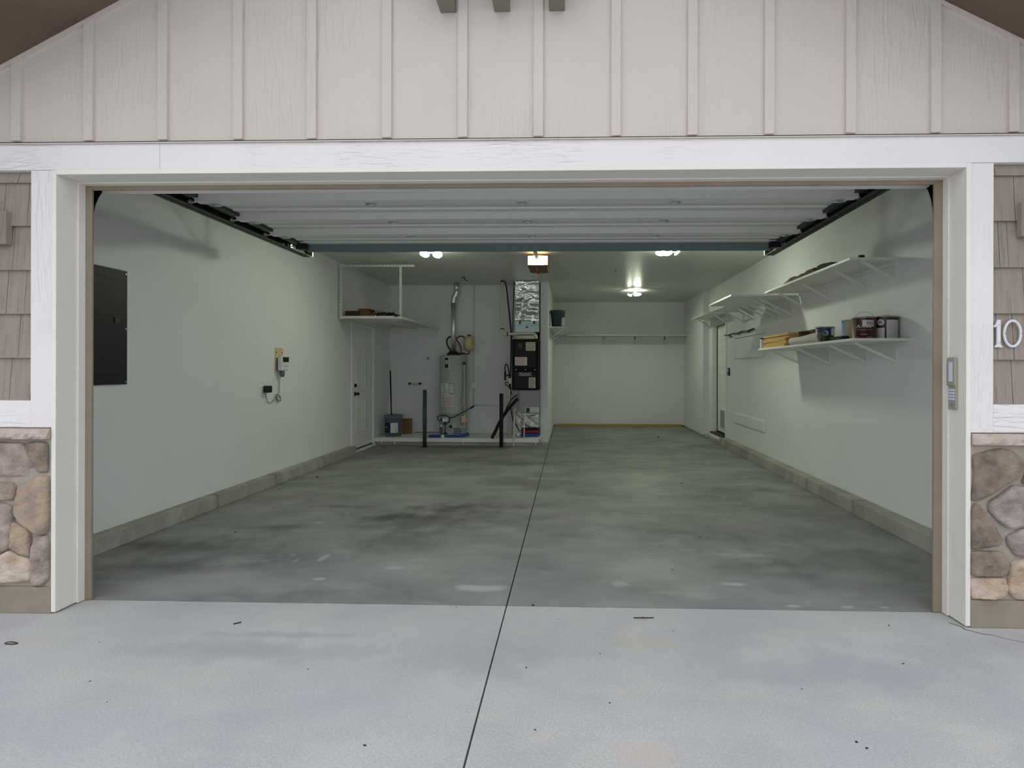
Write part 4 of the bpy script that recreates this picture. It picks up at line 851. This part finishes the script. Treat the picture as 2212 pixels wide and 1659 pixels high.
b = MB(); b.tube([(-.665, 6.64, .60), (-.62, 6.62, .54), (-.585, 6.60, .50)], [.02, .018, .012], 10); b.build('pipe_stub', 'pvc', label='short slanted white pipe stub under the grey cabinet', category='pipe')
b = MB(); b.tube([(-.545, 6.60, .13), (-.54, 6.64, .44)], .012, 10); b.build('pipe_stub', 'pvc', label='short upright pinkish-white pipe in front of the red bag', category='pipe')
b = MB(); b.tube([(-.80, 6.62, .14), (-.80, 6.62, .27)], .012, 10); b.build('pipe_stub', 'pipetan', label='short cream pipe rising from platform left of the foil', category='pipe')
b = MB(); b.tube([(-.80, 6.64, .27), (-.84, 6.64, .265), (-.87, 6.64, .22), (-.88, 6.63, .15)], .003, 6); b.build('loose_wire', 'coil', label='thin looped grey wire left of the cream stub', category='wire')
b = MB()
b.tube([(-1.095, 6.42, .14), (-1.04, 6.44, .25), (-.96, 6.45, .42), (-.87, 6.46, .57), (-.77, 6.47, .70), (-.68, 6.47, .80), (-.65, 6.48, .83)], .03, 12); b.build('foam_tube', 'foam', label='black foam pipe sleeve leaning diagonally across the dark bollard', category='foam tube')
b = MB(); b.tube([(-.88, 6.50, .58), (-.84, 6.52, .68), (-.80, 6.53, .76), (-.74, 6.54, .84), (-.66, 6.56, .90)], .011, 10); b.build('foam_tube', 'foam', label='thin black hose leaning beside the thicker foam sleeve', category='hose')
b = MB(); b.tube([(-.78, 6.60, .98), (-.80, 6.62, .80), (-.775, 6.62, .60), (-.74, 6.64, .42), (-.66, 6.62, .30), (-.62, 6.62, .24)], .009, 8); b.build('black_tubing', 'foam', label='black tubing dropping from furnace side into the foil', category='tubing')
b = MB(); b.tube([(-.80, 6.58, .98), (-.81, 6.58, .85), (-.80, 6.58, .72)], .013, 8); b.build('white_tubing', 'pvc', label='short white tubing below the furnace gas switch', category='tubing')
for x, lb in ((-3.07, 'small white foot under the left platform end'), (-2.84, 'small white foot under the platform below the bucket'), (-1.62, 'small white foot under the platform below the heater'), (-.33, 'small white elbow foot at the right platform end')):
    b = MB(); b.tube([(x, 6.50, .062), (x, 6.50, .03), (x + .012, 6.49, .018)], .012, 8); b.build('platform_foot', 'pvc', label=lb, category='foot', group='white feet under the utility platform')

# ------------------------------------------------------------------ deep bay shelf
T = thing('back_shelf', (1.4, 9.75, 2.1), 'long white shelf across the deep bay back wall', 'shelf')
b = MB(); b.box(PX1 + .30, 2.965, 9.5, 9.9, 2.135, 2.155); b.build('board', 'rackwhite', T, bevel=.002)
for x in (.3, 1.05, 1.8, 2.5):
    b = MB(); b.bar((x, 9.56, 2.13), (x, 9.895, 1.95), .02, .015); b.box(x - .01, x + .01, 9.885, 9.9, 1.93, 2.134); b.build('bracket', 'inwhite', T)
b = MB(); b.box(PX1, 2.97, 9.885, 9.9, 2.06, 2.134); b.build('cleat', 'inwhite', T)
T = thing('side_shelf', (.02, 8.6, 2.17), 'short white shelf on the partition side holding a bucket', 'shelf')
b = MB(); b.box(PX1, .22, 7.45, 9.88, 2.16, 2.18); b.build('board', 'rackwhite', T, bevel=.002)
for y in (7.6, 8.5, 9.4):
    b = MB(); b.bar((PX1 + .005, y, 1.95), (.15, y, 2.155), .02, .015); b.box(PX1, PX1 + .01, y - .01, y + .01, 1.92, 2.16); b.build('bracket', 'inwhite', T)
T = thing('bucket', (.02, 7.8, 2.18), 'dark slate bucket with handle standing on the short side shelf', 'bucket')
bucket(T, .02, 7.70, 2.18, .115, .15, .335, 'bucket2')
arc_label(T, 'pale_label', .02, 7.70, .148, 300, 340, 2.20, 2.37, 'coil'); arc_label(T, 'side_stripe', .02, 7.70, .15, 186, 200, 2.20, 2.40, 'paper')
b = MB(); b.tube([(.165, 7.64, 2.46), (.175, 7.62, 2.41), (.168, 7.60, 2.36), (.12, 7.57, 2.33)], .003, 6); b.build('handle', 'bright', T)

# ------------------------------------------------------------------ right wall shelves
def wshelf(name, y0, y1, xf, z, label, br, arm, drop, zw=None, m='rackwhite'):
    T = thing(name, (XR, (y0 + y1) / 2, z), label, 'shelf', 'white shelves on the right garage wall')
    b = MB(); b.box(xf, XR, y0, y1, z, z + .022); b.build('board', m, T, bevel=.002)
    b = MB(); b.box(XR - .018, XR, y0 + .02, y1 - .02, z - .03, z); b.build('wall_cleat', m, T)
    for y in br:
        b = MB(); b.bar((XR - arm, y, z - .006), (XR - .004, y, z - drop + .03), .022, .014, up=(0, 1, 0)); b.box(XR - .012, XR, y - .011, y + .011, z - drop, z); b.box(XR - arm - .01, XR, y - .008, y + .008, z - .003, z)
        b.build('bracket', m, T)
    return T
wshelf('wall_shelf', 1.72, 3.74, 2.67, 2.285, 'upper white wall shelf nearest the opening, above the paint cans', (1.76, 2.22, 2.95, 3.62), .30, .20)
wshelf('wall_shelf', 3.76, 4.84, 2.27, 2.26, 'deep white wall shelf beyond the first upper shelf', (3.95, 4.15, 4.4, 4.65), .42, .24)
wshelf('wall_shelf', 5.2, 6.0, 2.60, 2.30, 'small upper white shelf between deep shelf and door shelf', (5.3, 5.85), .30, .2)
wshelf('wall_shelf', 6.75, 7.98, 2.72, 2.36, 'farthest upper white shelf over the pet flap door', (6.8, 7.9), .25, .2)
wshelf('wall_shelf', 1.55, 3.80, 2.615, 1.59, 'lower white wall shelf carrying paint cans and drop cloth', (1.76, 2.22, 2.95, 3.66), .36, .2)
# framed patches, hooks
b = MB()
for (ya, yb, za, zb) in ((4.90, 6.33, 1.885, 1.965),): b.box(XR - .02, XR, ya, yb, za, zb)
b.build('wall_batten', 'wall', bevel=.002, label='painted wooden batten on the right wall under the hooks', category='batten')
b = MB()
for k in range(3):
    y = 5.55 + .5 * k; b.tube([(XR - .04, y - .30, 1.97), (XR - .055, y - .05, 1.955), (XR - .05, y + .2, 1.965)], .013, 6); b.tube([(XR - .05, y - .05, 1.95), (XR, y - .05, 1.93)], .008, 6)
b.build('hook_rail', 'black', label='black wavy hook rail on the right wall beside the door', category='hook rail')
b = MB()
for q in ((4.92, 6.30, 1.54, 1.56), (4.92, 4.94, 1.56, 1.70)): b.box(XR - .018, XR, *q)
b.build('wall_molding', 'wall', label='thin L-shaped molding line on the right wall below the hooks', category='molding')
T = thing('access_cover', (XR, 5.6, .45), 'low rectangular white access cover on the right wall', 'cover')
b = MB(); b.box(XR - .02, XR, 4.88, 6.35, .455, .62); b.build('panel', 'inwhite', T, bevel=.005)
b = MB(); b.box(XR - .023, XR - .02, 4.93, 6.3, .478, .60); b.build('inset', 'wall', T)
b = MB(); b.box(XR - .02, XR, 6.60, 6.70, 1.25, 1.385); b.build('door_control', 'black', bevel=.004, label='black door control button beside the pet flap door', category='button')
b = MB(); b.box(XR - .022, XR - .021, 6.63, 6.67, 1.32, 1.365); b.build('button_label', 'paper', label='white button patch on the black door control', category='button')
b = MB(); b.box(XR - .006, XR, 4.15, 4.24, 1.11, 1.225); b.build('outlet_plate', 'inwhite', bevel=.002, label='pale outlet plate on the right wall below the lower shelf', category='outlet')

# paint cans etc.
def cyl_disc(b, x, y, r, c, zc, rad, off, mi=0, du=0, n=24):
    vs = [(x + (r + off) * math.cos(c + du / r), y + (r + off) * math.sin(c + du / r), zc)]
    for q in (.5, 1):
        for k in range(n):
            an = c + (du + q * rad * math.cos(2 * PI * k / n)) / r; vs.append((x + (r + off) * math.cos(an), y + (r + off) * math.sin(an), zc + q * rad * math.sin(2 * PI * k / n)))
    b.add(vs, [(0, 1 + k, 1 + (k + 1) % n) for k in range(n)] + [(1 + k, 1 + n + k, 1 + n + (k + 1) % n, 1 + (k + 1) % n) for k in range(n)], mi)
def can(x, y, z, r, h, body, label, extra, bail=True):
    T = thing('paint_can', (x, y, z), label, 'paint can', 'cans on the lower shelf')
    b = MB(); b.lathe([(0, z), (r, z), (r + .003, z + .004), (r, z + .008), (r, z + h - .012)], x, y, 36); CB = b.build('body', body, T)
    b = MB(); b.lathe([(r, z + h - .012), (r + .004, z + h - .008), (r + .004, z + h), (r - .006, z + h), (r - .010, z + h - .006), (r - .02, z + h - .006), (r - .022, z + h - .002), (0, z + h - .002)], x, y, 36); b.build('lid', 'tin', T)
    extra(CB, x, y, z, r, h); return T
zs = 1.612
def aspect(x, y): return math.degrees(math.atan2(-2.86 - y, .33 - x))
def ex1(T, x, y, z, r, h):
    a = aspect(x, y) % 360
    arc_label(T, 'barcode_label', x, y, r + .001, a - 8, a + 50, z + h - .085, z + h - .03, 'label')
    b = MB()
    for k in range(14):
        ang = math.radians(a + 10 + k * 2.6 + (k % 3)); b.lathe([(r + .0018, z + h - .080), (r + .0018, z + h - .036 - .01 * (k % 2))], x, y, 1, a0=ang, a1=ang + math.radians(1 + .7 * (k % 2)))
    b.build('barcode', 'ink', T)
    b = MB()
    def pl(u, v, w):
        ang = math.radians(a) + u / r; return (x + (r + .0015 + w) * math.cos(ang), y + (r + .0015 + w) * math.sin(ang), z + h * .56 + v)
    text_mesh(b, 'A-100', .040, pl, .0004, sx=1.15); text_mesh(b, 'EXTERIOR', .010, lambda u, v, w: pl(u, v - .068, w), .0003); text_mesh(b, 'ONE GALLON', .007, lambda u, v, w: pl(u + .04, v - .09, w), .0003); text_mesh(b, '3.78 L', .007, lambda u, v, w: pl(u - .05, v - .09, w), .0003)
    b.build('lettering', 'paper', T)
    arc_label(T, 'label_line', x, y, r + .0015, a - 38, a + 38, z + h * .40, z + h * .408, 'paperred')
    b = MB(); b.tube([(x + (r + .002) * math.cos(math.radians(a + s_ * 88)) , y + (r + .002) * math.sin(math.radians(a + s_ * 88)), z + h - .04) for s_ in (-1,)] +
        [(x + (r + .004) * math.cos(PI * k / 14 + PI) * 1.0, y - .01, z + h - .04 + .085 * math.sin(PI * k / 14)) for k in range(0, 15)], .0018, 6); b.build('bail', 'tin', T)
def ex2(T, x, y, z, r, h):
    a = aspect(x, y) % 360
    arc_label(T, 'pale_label', x, y, r + .001, a + 5, a + 88, z + .006, z + h - .035, 'label'); arc_label(T, 'pale_label', x, y, r + .0012, a - 48, a - 3, z + .006, z + h - .10, 'label')
    arc_label(T, 'dark_band', x, y, r + .0012, a + 5, a + 88, z + h - .033, z + h - .016, 'ink')
    b = MB(); c = math.radians(a - 22); zc = z + h - .055
    cyl_disc(b, x, y, r, c, zc, .027, .0016); cyl_disc(b, x, y, r, c, zc, .014, .0022, 1, -.002); cyl_disc(b, x, y, r, c, zc, .009, .0028, 0, -.002); cyl_disc(b, x, y, r, c, zc, .004, .0034, 1, -.002)
    b.build('round_emblem', ['paper', 'ink'], T)
    b = MB()
    for k in range(9): arc = (a + 12, a + 70 - 9 * (k % 3)); b.lathe([(r + .0018, z + .02 + k * .013), (r + .0018, z + .023 + k * .013)], x, y, 6, a0=math.radians(arc[0]), a1=math.radians(arc[1]))
    b.build('label_lines', 'coil', T)
    b = MB(); b.tube([(x - r * .99, y - .02, z + h - .05), (x - r * .7, y - .08, z + h + .004), (x - .02, y - .09, z + h + .008)], .0018, 6); b.build('bail', 'tin', T)
can(2.805, 1.745, zs, .092, .188, 'maroon', 'maroon paint can with raised wire handle and barcode label', ex1)
can(2.992, 1.76, zs, .092, .196, 'maroon', 'maroon and grey labelled paint can nearest the opening end of the shelf', ex2)
def ex3(T, x, y, z, r, h):
    a = aspect(x, y) % 360
    arc_label(T, 'tape_band', x, y, r + .001, a - 42, a - 6, z, z + h - .01, 'masking'); arc_label(T, 'white_patch', x, y, r + .001, a + 25, a + 60, z + .01, z + h * .55, 'label')
can(2.86, 2.03, zs, .092, .19, 'canblue', 'blue paint can with tan tape, behind the maroon barcode can', ex3)
def ex4(T, x, y, z, r, h):
    a = aspect(x, y) % 360; b = MB(); c = math.radians(a + 3)
    cyl_disc(b, x, y, r, c, z + h * .6, .024, .0018); cyl_disc(b, x, y, r, c, z + h * .6, .019, .0024, 1, -.008); b.build('crescent_mark', ['paper', 'candkblue'], T)
    arc_label(T, 'pale_side', x, y, r + .001, a + 38, a + 85, z + .01, z + h - .015, 'label'); arc_label(T, 'pale_side', x, y, r + .001, a - 88, a - 55, z + .01, z + h - .02, 'label')
can(2.83, 2.50, zs + .0, .085, .165, 'candkblue', 'dark blue paint can with white crescent mark', ex4)
def ex5(T, x, y, z, r, h):
    a = aspect(x, y) % 360; arc_label(T, 'red_patch', x, y, r + .001, a - 40, a + 10, z + .06, z + h - .02, 'red'); arc_label(T, 'pale_side', x, y, r + .001, a + 30, a + 80, z + .04, z + h - .02, 'masking')
    b = MB(); b.tube([(x + r * math.cos(PI * k / 12 + PI), y - .01, z + h - .02 + .05 * math.sin(PI * k / 12)) for k in range(13)], .0016, 6); b.build('bail', 'tin', T)
can(2.90, 2.78, zs, .085, .165, 'maroon', 'brownish red can half hidden behind the folded cloth', ex5)
can(2.86, 3.02, zs, .075, .165, 'carddk', 'small dark brown can standing behind the wood pieces', lambda *a: None)
T = thing('drop_cloth', (2.665, 2.7, zs), 'rolled pale canvas drop cloth lying along the lower shelf edge', 'cloth')
b = MB(); k = 30
def sec(t):
    y = 2.22 + .66 * t; rx = .042 + .006 * math.sin(3 * t); rz_ = .045 + .005 * math.cos(4 * t); return [(2.665 + rx * math.cos(2 * PI * i / 20), y + .01 * math.sin(2 * PI * i / 20), zs + rz_ + rz_ * math.sin(2 * PI * i / 20)) for i in range(20)]
vs = [v for j in range(11) for v in sec(j / 10)]; b.add(vs, [(j * 20 + i, j * 20 + (i + 1) % 20, (j + 1) * 20 + (i + 1) % 20, (j + 1) * 20 + i) for j in range(10) for i in range(20)], 0, True)
b.add(sec(1), [list(range(20))]); b.build('roll', 'cloth', T)
b = MB(); b.add([(2.665 + .038 * math.cos(2 * PI * k / 20), 2.222, zs + .047 + .042 * math.sin(2 * PI * k / 20)) for k in range(20)], [list(range(20))], 0)
b.tube([(2.665 + (.040 - .0009 * k) * math.cos(.45 * k), 2.219, zs + .047 + (.043 - .001 * k) * math.sin(.45 * k)) for k in range(38)], .003, 6, 1)
b.build('roll_end', ['darkcloth', 'cloth'], T)
b = MB(); rn = random.Random(11)
for k in range(5):
    y0 = 2.06; z = zs + .002 + k * .015
    vs = []
    for i in range(9):
        for j in range(7): vs.append((2.665 + .22 * j / 6 + rn.uniform(-.006, .006), y0 + .38 * i / 8 + rn.uniform(-.008, .008), z + .012 + rn.uniform(-.003, .004) - (.008 if j in (0, 6) else 0)))
    b.add(vs, [(i * 7 + j, i * 7 + j + 1, (i + 1) * 7 + j + 1, (i + 1) * 7 + j) for i in range(8) for j in range(6)], 0, True)
    b.add([(v[0], v[1], v[2] - .012) for v in vs], [(i * 7 + j, i * 7 + j + 1, (i + 1) * 7 + j + 1, (i + 1) * 7 + j) for i in range(8) for j in range(6)], 0, True)
b.build('folded_cloth', 'darkcloth', label='dark folded paint cloth between canvas roll and blue can', category='cloth') if False else None
b = MB(); b.box(2.65, 2.74, 2.12, 2.21, zs, zs + .06); b.box(2.68, 2.76, 1.88, 2.13, zs, zs + .04); b.build('folded_cloth', 'darkcloth', bevel=.015, label='dark folded paint cloth between canvas roll and blue can', category='cloth')
for (z0, z1, x0, x1, ya, yb, lb) in ((zs, zs + .030, 2.64, 2.76, 3.03, 3.70, 'bottom'), (zs + .0305, zs + .060, 2.645, 2.75, 2.99, 3.66, 'second'), (zs + .0605, zs + .090, 2.64, 2.75, 3.02, 3.70, 'third'), (zs + .0905, zs + .118, 2.65, 2.76, 2.95, 3.66, 'fourth'), (zs + .1185, zs + .142, 2.64, 2.74, 2.93, 3.68, 'topmost')):
    bx('wood_piece', 'wood', {'bottom': 'yellow wood board, bottom of the stack at far end of the lower shelf', 'second': 'yellow wood board, second from bottom in the lower shelf stack', 'third': 'yellow wood board, middle of the lower shelf stack', 'fourth': 'yellow wood board, second from top in the lower shelf stack', 'topmost': 'yellow wood board, topmost of the lower shelf stack'}[lb], 'board', x0, x1, ya, yb, z0, z1, rot=random.uniform(-.02, .02), bev=.002, group='wood boards stacked on the lower shelf')
T = thing('white_carton', (2.66, 3.77, zs), 'narrow white carton with dark top at the far shelf end', 'carton')
b = MB(); b.box(2.635, 2.80, 3.745, 3.785, zs, zs + .115); b.build('box', 'paper', T); b = MB(); b.box(2.633, 2.802, 3.743, 3.787, zs + .115, zs + .13); b.build('top', 'black', T)
# on the upper shelf
b = MB(); rn = random.Random(9); zu = 2.307; n = 22; m_ = 5; vs = []
for i in range(n + 1):
    t = i / n; y = 2.40 + .80 * t; hh = (.052 + .008 * math.sin(9 * t) + rn.uniform(-.008, .008)) * min(1, 6 * t + .35) * min(1, 5 * (1 - t) + .1)
    for (dx, dz) in ((0, 0), (.0, .75), (.04, 1.), (.12, .95), (.2, .4), (.22, 0)): vs.append((2.69 + dx + rn.uniform(-.004, .004), y, zu + hh * dz))
b.add(vs, [(i * 6 + j, i * 6 + (j + 1) % 6, (i + 1) * 6 + (j + 1) % 6, (i + 1) * 6 + j) for i in range(n) for j in range(6)], 0, False); b.add(vs[:6], [list(range(6))]); b.add(vs[-6:], [list(range(6))])
b.build('patchwork_cloth', 'camo', label='brown patchwork folded cloth lying on the upper shelf', category='cloth')
b = MB(); b.prism([(2.02, zu), (2.39, zu), (2.39, zu + .055), (2.3, zu + .06), (2.12, zu + .04)], 'X', 2.695, 2.86); b.build('black_bag', 'foam', bevel=.008, label='black pouch at near end of the patchwork cloth', category='bag')
b = MB(); b.tube([(2.78, 1.78, zu + .016), (2.82, 1.78, zu + .016)], .016, 12); b.build('small_roller', 'foam', label='tiny black knob on the near end of the upper shelf', category='knob')

# ------------------------------------------------------------------ facade fittings
K = thing('door_keypad', (OR, .09, 1.14), 'tan garage keypad with raised cover on the right jamb', 'keypad')
b = MB(); b.prism([(.047, 1.15), (.053, 1.138), (.100, 1.138), (.106, 1.15), (.106, 1.415), (.047, 1.415)], 'X', OR - .013, OR); KB = b.build('base', 'keypad', K, bevel=.003)
b = MB(); b.prism([(OR - .018, 1.265), (OR - .022, 1.275), (OR - .022, 1.405), (OR - .016, 1.42), (OR - .008, 1.42), (OR - .008, 1.265)], 'Y', .046, .108); KC = b.build('sliding_cover', 'keypad', K, bevel=.003)
b = MB(); b.box(OR - .0235, OR - .022, .060, .088, 1.29, 1.395)
b.build('clear_window', 'keyclear', KC)
b = MB()
for r in range(4):
    for c in range(3): b.box(OR - .016, OR - .013, .056 + .015 * c, .068 + .015 * c, 1.190 + .016 * r, 1.201 + .016 * r)
b.build('keys', 'keyclear', KB)
b = MB(); b.box(OR - .014, OR - .013, .072, .082, 1.162, 1.166); b.build('indicator', 'ink', KB)
def lantern(x0, x1, z0, z1, sg, lb):
    T = thing('wall_lantern', ((x0 + x1) / 2, -.02, z0), lb, 'lantern', 'black lanterns beside the garage opening')
    b = MB(); b.box(x0, x1, -.008, .03, z0, z1); b.build('mounting_block', 'shingle', T, bevel=.003)
    c = (x0 + x1) / 2; w = .062
    b = MB(); b.box(c - w, c + w, -.022, -.008, z0 + .01, z1 - .005); b.build('back_plate', 'lantern', T, bevel=.003)
    b = MB(); b.bar((c, -.02, z1 - .04), (c, -.11, z1 - .02), .02); b.box(c - .055, c + .055, -.17, -.06, z1 - .05, z1 - .04); b.lathe([(.078, z1 - .04), (.05, z1 - .01), (.0, z1 + .01)], c, -.115, 4); b.box(c - .05, c + .05, -.165, -.065, z0 - .08, z0 - .07)
    for dx in (-.045, .045):
        for dy in (-.16, -.07): b.bar((c + dx, dy, z0 - .075), (c + dx, dy, z1 - .045), .008)
    b.build('cage', 'lantern', T)
lantern(-3.02, -2.803, 2.035, 2.218, -1, 'black wall lantern on a block left of the opening, cut by the photo edge')
lantern(2.676, 2.90, 2.054, 2.232, 1, 'black wall lantern on a block right of the opening, above the house number')
b = MB(); x0, z0 = 2.545, 1.472
one = [(.006, 0), (.047, 0), (.047, .005), (.039, .013), (.037, .022), (.037, .146), (.021, .146), (.012, .122), (0, .112), (0, .106), (.013, .107), (.018, .112), (.018, .022), (.014, .012), (.006, .005)]
b.prism([(x0 + p[0], z0 + p[1]) for p in one], 'Y', .009, .018, 0)
for z in (.118, .024): b.tube([(x0 + .028, .009, z0 + z), (x0 + .028, .0075, z0 + z)], .0022, 8, 1)
b.build('house_number', ['numwhite', 'ink'], bevel=.0015, label='white house number one on the right shingles', category='house number', group='white house numbers')
b = MB(); n = 40; cx, cz = 2.645, 1.545; vs = []
for i in range(n):
    a = 2 * PI * i / n; c, s_ = math.cos(a), math.sin(a)
    for (rx, rz_, y) in ((.049, .075, .018), (.0485, .0745, .010), (.0455, .0715, .007), (.040, .064, .007), (.037, .061, .010), (.036, .060, .018)): vs.append((cx + rx * c, y, cz + rz_ * s_))
b.add(vs, [(i * 6 + k, i * 6 + (k + 1) % 6, ((i + 1) % n) * 6 + (k + 1) % 6, ((i + 1) % n) * 6 + k) for i in range(n) for k in range(6)], 0, True)
for x in (-.043, .043): b.tube([(cx + x, .009, cz), (cx + x, .006, cz)], .0022, 8, 1)
b.build('house_number', ['numwhite', 'ink'], label='white house number zero on the right shingles', category='house number', group='white house numbers')

# ------------------------------------------------------------------ debris
rn = random.Random(21)
def crumb(x, y, s_, lb, nm='leaf_crumb', cat='debris', grp='dark crumbs on the driveway'):
    b = MB(); k = 7; ring = [(x + s_ * rn.uniform(.5, 1.2) * math.cos(2 * PI * i / k), y + s_ * rn.uniform(.4, .9) * math.sin(2 * PI * i / k), 0.0008) for i in range(k)]
    top = [(x + (p[0] - x) * .5, y + (p[1] - y) * .5, s_ * .55) for p in ring]
    b.add(ring + top, [(i, (i + 1) % k, k + (i + 1) % k, k + i) for i in range(k)] + [tuple(range(k, 2 * k)), tuple(range(k))]); o = b.build(nm, 'leaf', label=lb, category=cat); o['group'] = grp
for (x, y, s_) in ((.121, -.458, .006), (-.414, -.972, .007), (1.36, -.9, .008), (1.38, -.93, .006), (.19, -.87, .005), (.48, -.70, .005), (1.85, -.37, .006), (.25, .02, .004), (2.0, .0, .006), (-.33, .14, .004), (.46, -.33, .005), (-1.75, -.62, .005), (-1.55, -.76, .004), (-.86, -.5, .004), (.85, -.1, .004), (1.3, -.58, .004), (-2.0, -.3, .004)):
    crumb(x, y, s_, 'tiny dark crumb of debris on the pale driveway')
for (x, y, s_) in ((2.024, 7.79, .03), (-2.855, 3.682, .02), (.105, .178, .012), (-2.45, 1.45, .012), (1.62, 3.5, .014), (.55, 1.5, .007), (1.35, 1.45, .008), (1.0, .75, .008), (-2.95, 3.0, .012)):
    crumb(x, y, s_, 'small dark crumb of debris on the garage floor', grp='dark crumbs on the garage floor')
b = MB(); b.tube([(.66, .04, .003), (.70, .035, .006), (.74, .04, .004), (.77, .045, .003)], .0025, 6); b.tube([(.70, .035, .006), (.715, .05, .004)], .0018, 5); b.build('twig', 'leaf', label='short dark twig on driveway just outside the floor joint, right half', category='twig')
b = MB(); b.tube([(-1.46, -.10, .003), (-1.43, -.08, .004)], .003, 6); b.build('twig', 'leaf', label='short dark twig on driveway left of the seam', category='twig')
b = MB(); b.tube([(-2.45, -.33, .004), (-2.43, -.32, .006), (-2.39, -.325, .003), (-2.395, -.335, .003), (-2.44, -.335, .003)], .0022, 6); b.build('twig', 'leaf', label='curled dark leaf stem at the left edge of the driveway', category='twig')
for o in list(bpy.data.objects):
    if '_o' in o: del o['_o']
